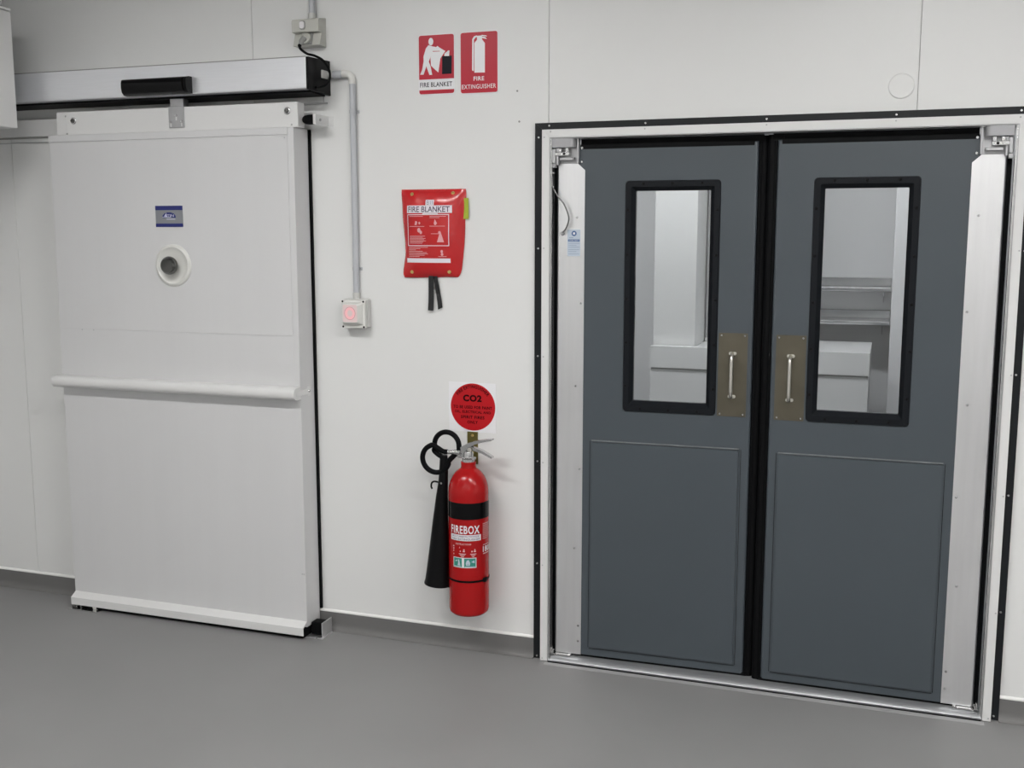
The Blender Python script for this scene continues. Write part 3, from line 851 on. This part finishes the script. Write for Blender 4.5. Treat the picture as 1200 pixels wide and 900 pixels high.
part('lens', MB().ring(disc(-1.995, 1.336, 0.0240, 28, 0.93), disc(-1.995, 1.336, 0.0130, 28, 0.85), -0.0748, -0.0742), PINK, rk, label='glowing pink ring')
part('lens', MB().prism(rrect(-2.0265, -1.9635, 1.3015, 1.3695, 0.007, 4), -0.0743, -0.0738), mat('pale pink tinted cap', (0.72, 0.60, 0.59), 0.35, emit=(1.0, 0.35, 0.36), estr=0.05), rk)
part('lens_mark', MB().ring(disc(-1.995, 1.336, 0.0256, 28, 0.93), disc(-1.995, 1.336, 0.0238, 28, 0.93), -0.0752, -0.0746), mat('pink ring edge', (0.62, 0.26, 0.30), 0.4), rk)
for x, z in ((-2.0385, 1.381), (-1.9475, 1.381), (-2.0375, 1.2815), (-1.9465, 1.2815)):
    dot('screw', (x, -0.052, z), sw, RUBBER, r=0.0042, h=0.0015)

# ------------------------------------------------------------------ fire signs
def sign(name, loc, label):
    return thing(name, loc, label, 'sign')


s1 = sign('wall_sign', (-1.648, 0, 2.274), 'red and white FIRE BLANKET sign, left of the pair high on the wall')
part('sign_plate', MB().prism(rrect(-0.0735, 0.0735, -0.1095, 0.1095, 0.009, 4), -0.0022, 0.0), SIGN_WHITE, s1, local=True)
tp = rrect(-0.0712, 0.0712, -0.20, 0.107, 0.008, 4)
tp = [(x, max(z, -0.0535)) for x, z in tp]
tp = [p for i, p in enumerate(tp) if i == 0 or p != tp[i - 1]]
bt = rrect(-0.0712, 0.0712, -0.107, 0.2, 0.008, 4)
bt = [(x, min(z, -0.0925)) for x, z in bt]
bt = [p for i, p in enumerate(bt) if i == 0 or p != bt[i - 1]]


def dedupe(poly):
    out = []
    for p in poly:
        if not any(abs(p[0] - q[0]) < 1e-6 and abs(p[1] - q[1]) < 1e-6 for q in out):
            out.append(p)
    return out


part('sign_field', MB().prism(dedupe(tp), -0.0027, -0.0022).prism(dedupe(bt), -0.0027, -0.0022), SIGN_RED, s1, local=True)
pg = MB()
for poly in ([(-0.0317, 0.0713), (-0.0124, 0.0654), (-0.0145, 0.0473), (-0.0265, 0.0221), (-0.0324, 0.0086), (-0.0519, 0.0113), (-0.0524, 0.0303), (-0.0427, 0.0592)],
             [(-0.0518, 0.0147), (-0.0343, 0.0121), (-0.0436, -0.0116), (-0.0532, -0.0355), (-0.0669, -0.0348), (-0.0581, -0.0161)],
             [(-0.046, 0.0127), (-0.0324, 0.0155), (-0.023, -0.0092), (-0.0175, -0.0371), (-0.0291, -0.0373), (-0.0385, -0.0119)],
             [(-0.0209, 0.0673), (-0.0009, 0.0627), (0.005, 0.0665), (0.0115, 0.062), (0.0144, 0.0482), (-0.0165, 0.0491)],
             disc(-0.0215, 0.0835, 0.0135, 18, 0.72),
             [(0.0323, 0.0287), (0.0335, 0.0379), (0.0412, 0.0426), (0.049, 0.0484), (0.0535, 0.0471), (0.0518, 0.0276)]):
    pd_ = globals().get('pd_', 0.0029) + 0.00005
    pg.prism(poly, -pd_, -0.0027)
part('pictogram', pg, SIGN_WHITE, s1, local=True)
part('pictogram', MB().prism([(-0.0165, 0.0464), (0.0152, 0.0461), (0.0115, 0.0614), (0.0367, 0.0463), (0.0258, 0.0331), (0.016, 0.0199), (0.0078, -0.0297), (-0.0037, -0.0205), (-0.0217, -0.0041), (-0.0237, 0.0254)], -0.0036, -0.0027),
     SIGN_WHITE, s1, local=True)
part('pictogram', MB().prism([(0.0236, 0.0288), (0.0628, 0.0288), (0.0612, -0.0368), (0.0226, -0.0368)], -0.0031, -0.0027), SIGN_BLACK, s1, local=True)
part('lettering', text_mb('FIRE BLANKET', -0.0675, 0.0632, -0.0815, -0.0645, -0.0026, 0.018, space=1.1), SIGN_BLACK, s1, local=True)

s2 = sign('wall_sign', (-1.477, 0, 2.274), 'red FIRE EXTINGUISHER sign, right of the pair high on the wall')
part('sign_plate', MB().prism(rrect(-0.0745, 0.0745, -0.112, 0.1095, 0.008, 4), -0.0022, 0.0), SIGN_WHITE, s2, local=True)
part('sign_field', MB().prism(rrect(-0.0728, 0.0728, -0.1102, 0.1075, 0.008, 4), -0.0027, -0.0022), SIGN_RED, s2, local=True)
pg = MB()
for poly in ([(-0.008, 0.0937), (0.0126, 0.0942), (0.0125, 0.0807), (0.0237, 0.0665), (0.0232, -0.0386), (-0.0182, -0.0376), (-0.0176, 0.0688), (-0.007, 0.0801)],
             [(-0.008, 0.0954), (-0.0193, 0.0926), (-0.0261, 0.0829), (-0.0275, -0.0276), (-0.023, -0.0319), (-0.0205, -0.028), (-0.0198, 0.0807), (-0.0118, 0.0888), (-0.0062, 0.0902)],
             [(0.0107, 0.096), (0.0294, 0.0932), (0.0323, 0.0896), (0.0144, 0.0914)],
             [(0.0120, 0.0900), (0.0256, 0.0870), (0.0323, 0.0805), (0.0118, 0.0851)]):
    pd_ += 0.00005
    pg.prism(poly, -pd_, -0.0027)
part('pictogram', pg, SIGN_WHITE, s2, local=True)
lt = text_mb('FIRE', -0.0215, 0.0205, -0.0665, -0.0515, -0.0031, 0.022, space=1.12)
l2 = text_mb('EXTINGUISHER', -0.0680, 0.0670, -0.0955, -0.0795, -0.0031, 0.006, space=1.10)
lt.add(l2.v, l2.f)
part('lettering', lt, SIGN_WHITE, s2, local=True)

# ------------------------------------------------------------------ fire blanket pouch
fb = thing('fire_blanket', (-1.667, 0.0, 1.478), 'red vinyl fire blanket pouch with black pull straps hanging on the wall', 'fire blanket')
PL = [(0.335, -0.130, 0.134), (0.318, -0.131, 0.1365), (0.28, -0.1285, 0.135), (0.22, -0.1265, 0.1315), (0.17, -0.122, 0.130), (0.13, -0.1185, 0.1275), (0.09, -0.117, 0.1235),
      (0.06, -0.121, 0.120), (0.03, -0.1265, 0.116), (0.012, -0.128, 0.109), (0.0, -0.1225, 0.100)]


def edge_at(z):
    for k in range(len(PL) - 1):
        if PL[k][0] >= z >= PL[k + 1][0]:
            t = (PL[k][0] - z) / (PL[k][0] - PL[k + 1][0])
            return PL[k][1] * (1 - t) + PL[k + 1][1] * t, PL[k][2] * (1 - t) + PL[k + 1][2] * t
    return (PL[0][1], PL[0][2]) if z > PL[0][0] else (PL[-1][1], PL[-1][2])


def bag_h(x, z):
    a, b = edge_at(z)
    s = max(0.0, min(1.0, (x - a) / (b - a)))
    q = max(0.0, min(1.0, z / 0.335))
    h = 0.006 + 0.032 * (1 - abs(2 * s - 1) ** 3.2) * (1 - abs(2 * q - 1) ** 4.5) ** 0.9
    h += 0.0022 * math.sin(38 * x + 21 * z) * math.sin(27 * z - 12 * x) * (1 - abs(2 * s - 1) ** 4)
    h += 0.0018 * math.exp(-((x - 0.095 - 0.05 * math.sin(9 * z)) / 0.012) ** 2)
    return h


mb = MB()
NX, NZ = 26, 32
for j in range(NZ + 1):
    z = 0.335 * j / NZ
    a, b = edge_at(z)
    for i in range(NX + 1):
        x = a + (b - a) * i / NX
        mb.v.append((x, -bag_h(x, z), z + 0.002 * math.sin(20 * x) * (1 if j in (0,) else 0)))
nb = len(mb.v)
mb.v += [(x, -0.0005, z) for x, y, z in mb.v[:nb]]
w_ = NX + 1
for j in range(NZ):
    for i in range(NX):
        mb.f.append((j * w_ + i, j * w_ + i + 1, (j + 1) * w_ + i + 1, (j + 1) * w_ + i))
        mb.f.append((nb + j * w_ + i, nb + (j + 1) * w_ + i, nb + (j + 1) * w_ + i + 1, nb + j * w_ + i + 1))
for i in range(NX):
    mb.f.append((i + 1, i, nb + i, nb + i + 1))
    k = NZ * w_ + i
    mb.f.append((k, k + 1, nb + k + 1, nb + k))
for j in range(NZ):
    k = j * w_
    mb.f.append((k, k + w_, nb + k + w_, nb + k))
    k = j * w_ + NX
    mb.f.append((k + w_, k, nb + k, nb + k + w_))
pouch = part('pouch', mb, BAG_RED, fb, local=True, angle=70)


def drape(mb, d):
    return mb.xf(lambda x, y, z: (x, -bag_h(x, z) - d, z))


def bag_print(nm, pieces, m, d):
    mb = MB()
    for p in pieces:
        mb.add(p.v, p.f)
    return part(nm, drape(mb, d), m, pouch, local=True)


G = quad_grid
for band in (G(-0.0995, 0.0885, 0.245, 0.2735, 0, 16, 3), G(-0.0188, 0.0162, 0.2740, 0.2945, 0, 4, 2), G(-0.1047, 0.0803, 0.057, 0.0735, 0, 16, 2)):
    bag_print('label_band', [band], BAG_WHITE, 0.0012)
bag_print('lettering', [text_mb('FIRE BLANKET', -0.0925, 0.0805, 0.2485, 0.2700, 0, 0.014), text_mb('E111', -0.0135, 0.0110, 0.2765, 0.2915, 0, 0.01)], BAG_INK, 0.0018)
bag_print('label_border', [G(-0.0965, 0.0775, 0.2375, 0.2400, 0, 16, 1), G(-0.0975, 0.0760, 0.1205, 0.1230, 0, 16, 1), G(-0.0975, -0.0950, 0.1215, 0.2395, 0, 1, 12),
                           G(0.0745, 0.0770, 0.1215, 0.2395, 0, 1, 12), G(-0.030, 0.034, 0.2408, 0.2440, 0, 6, 1)], BAG_WHITE, 0.0012)
bits = []
for z, a, b in [(0.2315, -0.088, -0.028), (0.2315, 0.000, 0.066), (0.2265, 0.000, 0.040), (0.1935, -0.088, -0.022), (0.1945, 0.000, 0.062), (0.1660, 0.006, 0.044), (0.1570, -0.088, -0.020),
                (0.1525, -0.088, -0.030), (0.1480, -0.088, -0.018), (0.1435, -0.088, -0.024), (0.1390, -0.088, -0.016), (0.1345, -0.088, -0.028), (0.1300, -0.088, -0.032),
                (0.1145, -0.094, -0.008), (0.1095, -0.094, -0.040), (0.1045, -0.094, -0.060), (0.0995, -0.094, -0.030), (0.0945, -0.094, -0.012), (0.0895, -0.094, -0.008), (0.0845, -0.094, -0.022), (0.0795, -0.094, -0.044),
                (0.0800, 0.034, 0.066)]:
    bits.append(G(a, b, z, z + 0.0018, 0, 6, 1))
bag_print('lettering', bits, BAG_PINK, 0.0012)
pics = []
for cx_, cz_, r_ in ((-0.057, 0.209, 0.006), (-0.043, 0.207, 0.005), (0.024, 0.206, 0.007), (-0.046, 0.180, 0.009), (-0.038, 0.172, 0.007), (0.048, 0.100, 0.006), (0.049, 0.089, 0.006), (0.040, 0.172, 0.005)):
    d_ = disc(cx_, cz_, r_, 10, 0.8)
    q = MB()
    q.add([(x, 0, z) for x, z in d_], [tuple(range(10))])
    pics.append(q)
for (x, z), (x2, z2), (x3, z3) in (((0.018, 0.205), (0.032, 0.205), (0.022, 0.222)), ((-0.064, 0.200), (-0.054, 0.200), (-0.060, 0.216)), ((0.030, 0.135), (0.058, 0.135), (0.044, 0.178))):
    q = MB()
    q.add([(x, 0, z), (x2, 0, z2), (x3, 0, z3)], [(0, 1, 2)])
    pics.append(q)
for q in pics:
    bag_print('pictogram', [q], BAG_PINK, 0.0012)
for x, z in ((-0.0809, 0.3164), (0.0873, 0.319), (-0.0853, 0.0205), (0.071, 0.0223)):
    h = bag_h(x, z)
    part('eyelet', MB().lathe((x, -h + 0.001, z), [(0.0072, 0.0), (0.0066, 0.003), (0.0045, 0.004), (0.003, 0.0025), (0.0, 0.0015)], n=18, axis='y'), BRASS_EYE, fb, local=True, label='brass eyelet')
part('green_tag', MB().box(0.118, 0.1475, -0.010, -0.008, 0.2225, 0.3005), TAG_GREEN, fb, local=True, label='yellow-green card tag at the right edge')
for pts_ in ([(-0.016, 0.006), (0.004, 0.006), (0.001, -0.128), (-0.021, -0.127)], [(0.002, 0.004), (0.017, 0.006), (0.038, -0.115), (0.020, -0.123)]):
    sm = MB()
    n_ = 8
    dx = 0.012 if pts_[0][0] > 0 else 0.016
    for j in range(n_ + 1):
        t = j / n_
        xa = pts_[0][0] * (1 - t) + pts_[3][0] * t
        xb = pts_[1][0] * (1 - t) + pts_[2][0] * t
        za = pts_[0][1] * (1 - t) + pts_[3][1] * t
        zb = pts_[1][1] * (1 - t) + pts_[2][1] * t
        y = -dx + 0.006 * t * math.sin(3 * t)
        sm.v += [(xa, y, za), (xb, y, zb), (xb, y + 0.0022, zb), (xa, y + 0.0022, za)]
    for j in range(n_):
        for k in range(4):
            l = (k + 1) % 4
            sm.f.append((j * 4 + k, j * 4 + l, j * 4 + 4 + l, j * 4 + 4 + k))
    sm.f += [(3, 2, 1, 0), (n_ * 4, n_ * 4 + 1, n_ * 4 + 2, n_ * 4 + 3)]
    part('pull_strap', sm, WEB, fb, local=True, label='black webbing pull strap')

# ------------------------------------------------------------------ CO2 sign
s3 = sign('wall_sign', (-1.5105, 0, 0.978), 'white square sign with a round red CO2 disc above the extinguisher')
part('sign_plate', MB().box(-0.0975, 0.0975, -0.002, 0.0, -0.0965, 0.0965), SIGN_WHITE, s3, local=True)
part('sign_disc', MB().prism(disc(0.002, 0.0015, 0.0925, 56), -0.0026, -0.002), CO2_RED, s3, local=True, label='round red disc')
lt = text_mb('CO2', -0.0385, 0.0390, 0.0225, 0.0495, -0.0029, 0.05, space=1.12)
for s, a, b, z in (('TO BE USED FOR PAINT', -0.079, 0.0815, 0.0005), ('OIL, ELECTRICAL AND', -0.0735, 0.0765, -0.0185), ('SPIRIT FIRES', -0.048, 0.050, -0.0385), ('ONLY', -0.021, 0.023, -0.0580)):
    q = text_mb(s, a, b, z - 0.0060, z + 0.0060, -0.0029, 0.03, space=1.12)
    lt.add(q.v, q.f)
arc = text_mb('FIRE EXTINGUISHER', -1.0, 1.0, 0.0, 0.0130, -0.0029, 0.03, space=1.12)
rad = 0.0735
arc.xf(lambda x, y, z: (0.002 + (rad + z) * math.sin(R(54) * x), y, 0.0015 + (rad + z) * math.cos(R(54) * x)))
lt.add(arc.v, arc.f)
part('lettering', lt, CO2_INK, s3, local=True)

# ------------------------------------------------------------------ wall bracket and CO2 extinguisher
wb = thing('wall_bracket', (-1.510, 0, 0.75), 'yellowish zinc bracket behind the extinguisher head', 'bracket')
part('bracket_plate', MB().box(-1.532, -1.488, -0.004, 0.0, 0.755, 0.8825, 0.001), BRASS, wb)
part('bracket_hook', MB().box(-1.524, -1.496, -0.040, -0.004, 0.772, 0.778, 0.001), BRASS, wb)
for z in (0.868, 0.836, 0.800):
    dot('screw', (-1.510, -0.004, z), wb, BRASS_EYE, r=0.006, h=0.004)

EX, EY = -1.4895, -0.1
ext = thing('fire_extinguisher', (EX, EY, 0.19), 'red gas cylinder extinguisher with black horn and hose mounted on the wall', 'fire extinguisher')
RR = 0.0775
prof = [(0.0, 0.190), (0.045, 0.1895), (0.066, 0.193), (0.0745, 0.201), (RR, 0.214), (RR, 0.665), (0.0755, 0.690), (0.070, 0.711), (0.061, 0.731), (0.049, 0.747), (0.036, 0.757), (0.030, 0.762), (0.0285, 0.770), (0.0285, 0.786), (0.0, 0.786)]
cyl = part('cylinder', MB().lathe((EX, EY, 0.0), prof, n=56), EXT_RED, ext, angle=30)


def ring_band(z0, z1, r, n=56):
    return MB().lathe((EX, EY, 0.0), [(r - 0.002, z0), (r, z0), (r, z1), (r - 0.002, z1)], n=n)


part('black_band', MB().lathe((EX, EY, 0.0), [(RR - 0.001, 0.577), (RR + 0.0006, 0.577), (RR + 0.0006, 0.640), (RR - 0.001, 0.640)], n=56), BLACK_GL, cyl, label='black band around the cylinder')
part('strap', MB().lathe((EX, EY, 0.0), [(RR - 0.001, 0.3315), (RR + 0.0018, 0.3315), (RR + 0.0018, 0.3385), (RR - 0.001, 0.3385)], n=56), RUBBER, ext, label='thin black strap')
part('strap_buckle', MB().box(EX + 0.067, EX + 0.083, EY - 0.035, EY - 0.012, 0.328, 0.344, 0.003), RUBBER, ext)

VA = math.atan2(-EX, 3.842 + EY)          # azimuth of the label centre, turned towards the room


def wrap(mb, d, az=0.0):
    """bend a flat label (x = arc length) round the cylinder front; az turns it"""
    def f(x, y, z):
        a = x / RR + az
        r = RR + d
        return (EX + r * math.sin(a), EY - r * math.cos(a), z)
    return mb.xf(f)


def label_piece(nm, pieces, m, d, az=0.0):
    mb = MB()
    for p in pieces:
        mb.add(p.v, p.f)
    return part(nm, wrap(mb, d, az), m, cyl)


az0 = VA - 0.12
label_piece('label_panel', [G(-0.070, 0.058, 0.495, 0.5185, 0, 14, 1)], LABEL_WHITE, 0.0006, az0)
label_piece('label_lettering', [text_mb('FIREBOX', -0.068, 0.052, 0.522, 0.554, 0, 0.024, space=1.12)], LABEL_WHITE, 0.0006, az0)
label_piece('label_lettering', [text_mb('5KG CARBON DIOXIDE', -0.061, 0.050, 0.5085, 0.5155, 0, 0.01), text_mb('FIRE EXTINGUISHER', -0.061, 0.054, 0.4975, 0.5050, 0, 0.01)], LABEL_INK, 0.0009, az0)
rows = [text_mb('INSTRUCTIONS', -0.044, 0.018, 0.479, 0.4855, 0, 0.01)]
for x0_, x1_, z_ in ((-0.058, -0.052, 0.469), (-0.057, -0.052, 0.460), (-0.057, -0.053, 0.451), (-0.056, -0.053, 0.438), (-0.028, -0.026, 0.466), (-0.026, -0.022, 0.452), (-0.014, -0.006, 0.452),
                     (0.018, 0.024, 0.452), (0.028, 0.036, 0.452), (-0.012, -0.007, 0.458), (0.030, 0.034, 0.458)):
    rows.append(G(x0_, x1_, z_, z_ + 0.005, 0, 2, 1))
for k in range(3):
    rows.append(G(-0.030 + 0.004 * k, -0.002 - 0.004 * k, 0.443 - 0.005 * k, 0.4455 - 0.005 * k, 0, 3, 1))
    rows.append(G(0.014 + 0.004 * k, 0.038 - 0.004 * k, 0.443 - 0.005 * k, 0.4455 - 0.005 * k, 0, 3, 1))
label_piece('label_lettering', rows, LABEL_PINK, 0.0006, az0)
label_piece('label_panel', [G(-0.056, 0.038, 0.390, 0.4295, 0, 10, 1)], LABEL_WHITE, 0.0006, az0)
for sq in (G(-0.053, -0.018, 0.3925, 0.427, 0, 5, 1), G(-0.009, 0.035, 0.3925, 0.427, 0, 6, 1)):
    label_piece('label_square', [sq], GREEN, 0.0009, az0)


def poly_piece(pts):
    q = MB()
    q.add([(x, 0, z) for x, z in pts], [tuple(range(len(pts)))])
    return q


for pc in ([poly_piece([(-0.036, 0.398), (-0.024, 0.398), (-0.026, 0.408), (-0.029, 0.422), (-0.034, 0.421), (-0.033, 0.408)])], [poly_piece([(-0.046, 0.416), (-0.038, 0.420), (-0.036, 0.417), (-0.044, 0.412)])],
           [G(-0.050, -0.022, 0.3935, 0.396, 0, 4, 1)], [poly_piece([(-0.001, 0.399), (0.012, 0.399), (0.014, 0.410), (0.008, 0.422), (0.001, 0.419), (-0.003, 0.409)])],
           [poly_piece([(0.018, 0.413), (0.030, 0.420), (0.031, 0.408), (0.024, 0.411)])], [G(-0.006, 0.032, 0.3935, 0.396, 0, 5, 1)]):
    label_piece('pictogram', pc, STICKER, 0.0012, az0)
# side label, further round to the right
az1 = VA + 0.92
rows = []
for k in range(9):
    rows.append(G(-0.014, 0.034 - 0.006 * (k % 3), 0.555 - 0.0072 * k, 0.5575 - 0.0072 * k, 0, 5, 1))
label_piece('label_lettering', rows, LABEL_PINK, 0.0006, az1)
label_piece('label_lettering', [G(-0.012, 0.034, 0.473, 0.476, 0, 5, 1)], LABEL_PINK, 0.0006, az1)
label_piece('label_lettering', [G(-0.012, 0.030, 0.438, 0.4415, 0, 5, 1)], LABEL_PINK, 0.0006, az1)
label_piece('label_lettering', [text_mb('1800', -0.013, 0.040, 0.446, 0.469, 0, 0.02)], LABEL_WHITE, 0.0006, az1)

# valve head, levers, pin
vz = 0.786
hd = part('valve', MB().lathe((EX, EY, 0.0), [(0.0245, vz - 0.004), (0.0245, vz + 0.010), (0.019, vz + 0.014), (0.019, vz + 0.034), (0.016, vz + 0.040), (0.0, vz + 0.042)], n=24)
          .box(EX - 0.045, EX - 0.012, EY - 0.010, EY + 0.010, vz + 0.012, vz + 0.034, 0.004), STEEL, ext, label='bright metal valve head')
# carrying handle (upper) and squeeze lever (lower) rising and falling to the right
up = [(-0.040, 0.824), (-0.026, 0.842), (0.000, 0.857), (0.030, 0.868), (0.066, 0.875), (0.098, 0.880), (0.100, 0.874), (0.066, 0.866), (0.034, 0.857), (0.010, 0.844), (-0.004, 0.828), (-0.014, 0.815)]
lo = [(0.004, 0.842), (0.016, 0.846), (0.060, 0.832), (0.100, 0.811), (0.098, 0.804), (0.058, 0.822), (0.016, 0.833), (0.004, 0.832)]


def channel(poly, w):
    m_ = MB()
    for s in (-1, 1):
        y = EY + s * w
        m_.prism([(EX + x, z) for x, z in poly], y - 0.0012, y + 0.0012)
    top = poly[:6] if len(poly) > 9 else poly[1:4]
    for k in range(len(top) - 1):
        (xa, za), (xb, zb) = top[k], top[k + 1]
        m_.add([(EX + xa, EY - w, za), (EX + xb, EY - w, zb), (EX + xb, EY + w, zb), (EX + xa, EY + w, za),
                (EX + xa, EY - w, za - 0.002), (EX + xb, EY - w, zb - 0.002), (EX + xb, EY + w, zb - 0.002), (EX + xa, EY + w, za - 0.002)],
               [(0, 1, 2, 3), (7, 6, 5, 4), (0, 4, 5, 1), (2, 6, 7, 3), (1, 5, 6, 2), (0, 3, 7, 4)])
    return m_


part('squeeze_lever', channel(up, 0.012), STEEL, hd, label='upper metal squeeze lever')
part('carry_handle', channel(lo, 0.010), STEEL, hd, label='lower metal carry handle')
part('pin', MB().tube([(EX - 0.020, EY - 0.020, 0.803), (EX + 0.030, EY - 0.022, 0.806)], 0.0028, 8).lathe((EX + 0.034, EY - 0.022, 0.806), [(0.006, 0.0), (0.006, 0.003), (0.0, 0.003)], n=12, axis='y'), STEEL, hd)
part('safety_seal', MB().lathe((EX + 0.012, EY - 0.018, 0.835), [(0.008, 0.0), (0.008, 0.005), (0.0, 0.007)], n=12, axis='y'), HANDLE, hd)

# hose: leaves the valve, ferrule, two overlapping loops, then the horn
hy = EY - 0.012
part('hose_ferrule', MB().tube([(EX - 0.028, hy, 0.8205), (EX - 0.052, hy, 0.8205)], [0.0115, 0.0105], 14).tube([(EX - 0.050, hy, 0.8205), (EX - 0.078, hy, 0.8195)], [0.0085, 0.0085], 14), STEEL, hd, label='bright metal hose ferrule')
A = Vector((-1.579, 0, 0.842))     # centre of the upper loop
B = Vector((-1.6155, 0, 0.792))    # centre of the lower loop
hp_ = []
rA, rB = 0.0525, 0.0540
# from the ferrule up and left into the lower-left loop
for px, pz, dy in ((-1.570, 0.8195, 0.0), (-1.588, 0.822, -0.004), (-1.605, 0.834, -0.010)):
    hp_.append((px, hy + dy, pz))
for k, a in enumerate(range(100, 356, 15)):
    hp_.append((B.x + rB * math.cos(R(a)), hy - 0.014 + 0.0006 * k, B.z + rB * math.sin(R(a))))
for k, a in enumerate(range(-18, 196, 15)):
    hp_.append((A.x + 0.002 + rA * math.cos(R(a)), hy + 0.004 + 0.0008 * k, A.z + rA * math.sin(R(a))))
for px, pz, dy in ((-1.629, 0.820, 0.008), (-1.612, 0.807, 0.004), (-1.596, 0.800, 0.0), (-1.587, 0.788, -0.001)):
    hp_.append((px, hy + dy, pz))
part('hose', MB().tube(smooth_path(hp_, 4), 0.0100, 12), RUBBER, ext, label='black rubber hose in two loops')
horn = MB()
stations = [(-1.5855, 0.806, 0.0125), (-1.5860, 0.786, 0.0165), (-1.5875, 0.745, 0.0175), (-1.590, 0.700, 0.0190), (-1.596, 0.640, 0.0235), (-1.603, 0.540, 0.0310), (-1.609, 0.430, 0.0395), (-1.6145, 0.340, 0.0465), (-1.617, 0.306, 0.0495), (-1.6175, 0.296, 0.0525), (-1.6177, 0.291, 0.0525), (-1.6175, 0.293, 0.049), (-1.614, 0.34, 0.044)]
nn = 28
for (x, z, r) in stations:
    for k in range(nn):
        a = 2 * PI * k / nn
        horn.v.append((x + r * math.cos(a), hy + r * math.sin(a) * 0.92 + 0.002, z - 0.09 * r * math.cos(a)))
for i in range(len(stations) - 1):
    for k in range(nn):
        l = (k + 1) % nn
        horn.f.append((i * nn + k, i * nn + l, (i + 1) * nn + l, (i + 1) * nn + k))
horn.f.append(tuple(range(nn)))
horn.f.append(tuple(range((len(stations) - 1) * nn, len(stations) * nn))[::-1])
hr = part('horn', horn, BLACK_PL, ext, label='long black plastic discharge horn', angle=40)
part('horn_clip', MB().tube(smooth_path([(-1.607, hy - 0.006, 0.700), (-1.622, hy - 0.008, 0.702), (-1.633, hy - 0.008, 0.696), (-1.636, hy - 0.008, 0.682), (-1.632, hy - 0.008, 0.672)], 5), 0.0035, 8), RUBBER, hr)
dot('screw', (-1.591, hy - 0.0165, 0.699), hr, BOX_DARK, r=0.004, h=0.003)
part('horn_holder', MB().box(-1.5685, -1.556, hy - 0.012, hy + 0.004, 0.285, 0.300, 0.002).tube([(-1.568, hy, 0.297), (EX - RR * 0.8, EY - 0.04, 0.334)], 0.003, 8), RUBBER, ext)

# ------------------------------------------------------------------ boxed casing at the upper left
cs = thing('wall_unit', (-3.8, -0.7, 2.068), 'white boxed casing high at the upper left corner in front of the operator', 'casing')
part('casing_body', MB().box(X0 + 0.001, -3.405, -2.6, -0.25, 2.071, 2.532, 0.003), TRIM_WHITE, cs)  # unseen length towards the viewer added to cut bounce light from the left wall
part('casing_lid', MB().box(X0 + 0.001, -3.4045, -2.6, -0.2495, 2.534, 2.545, 0.002), TRIM_WHITE, cs)

# ------------------------------------------------------------------ far room furniture seen through the panes
solo('trim_5', MB().box(-1.24, -1.005, 2.06, 2.9, 0.0, Z1, 0.003), TRIM_WHITE, (-1.12, 2.4, 0), 'bright white column behind the white chest, seen through the left vision pane', 'column', kind='structure')
solo('trim_6', MB().box(0.005, 0.5, 2.2, 2.9, 0.0, Z1, 0.003), FAR_WHITE, (0.25, 2.5, 0), 'pale grey column at the right edge of the right vision pane', 'column', kind='structure')
ch = thing('chest_freezer', (-0.665, 2.03, 0.0), 'long white chest with a lid seen through both vision panes', 'freezer')
part('body', MB().box(-1.24, -0.09, 2.0, 2.055, 0.0, 0.902, 0.004).box(-1.0, -0.09, 2.055, 2.6, 0.0, 0.902, 0.004), FREEZER, ch)
part('lid', MB().box(-1.24, -0.088, 1.992, 2.055, 0.912, 1.03).box(-1.0, -0.088, 2.055, 2.6, 0.912, 1.03), FREEZER, ch)
part('lid_seal', MB().box(-1.236, -0.094, 2.004, 2.052, 0.902, 0.912), BOX_DARK, ch)
kb = thing('steel_cabinet', (-0.8, 2.5, 1.031), 'tall grey cabinet standing on the white chest, seen through the left vision pane', 'cabinet')
part('cabinet_body', MB().box(-1.0, -0.56, 2.36, 2.6, 1.05, 2.3, 0.004), mat('grey cabinet', (0.36, 0.36, 0.365), 0.4), kb)
part('cabinet_base', MB().box(-1.0, -0.56, 2.35, 2.6, 1.031, 1.05, 0.002), TRIM_WHITE, kb)
for z, d, lb in ((1.31, 0.16, 'upper stainless wall shelf seen through the right vision pane'), (1.12, 0.22, 'lower stainless wall shelf seen through the right vision pane')):
    ws = thing('wall_shelf', (-0.27, FARY, z), lb, 'shelf')
    part('shelf_board', MB().box(-0.55, 0.003, FARY - d, FARY - 0.0005, z, z + 0.025, 0.006, 2), STAINLESS, ws)
    part('shelf_back', MB().box(-0.55, 0.003, FARY - 0.012, FARY - 0.0005, z + 0.025, z + 0.075, 0.003), STAINLESS, ws)
    for x in (-0.50, -0.04):
        part('shelf_bracket', MB().prism([(FARY - d * 0.8, z), (FARY - 0.0005, z), (FARY - 0.0005, z - 0.07)], x - 0.003, x + 0.003, axis='x'), STAINLESS, ws)
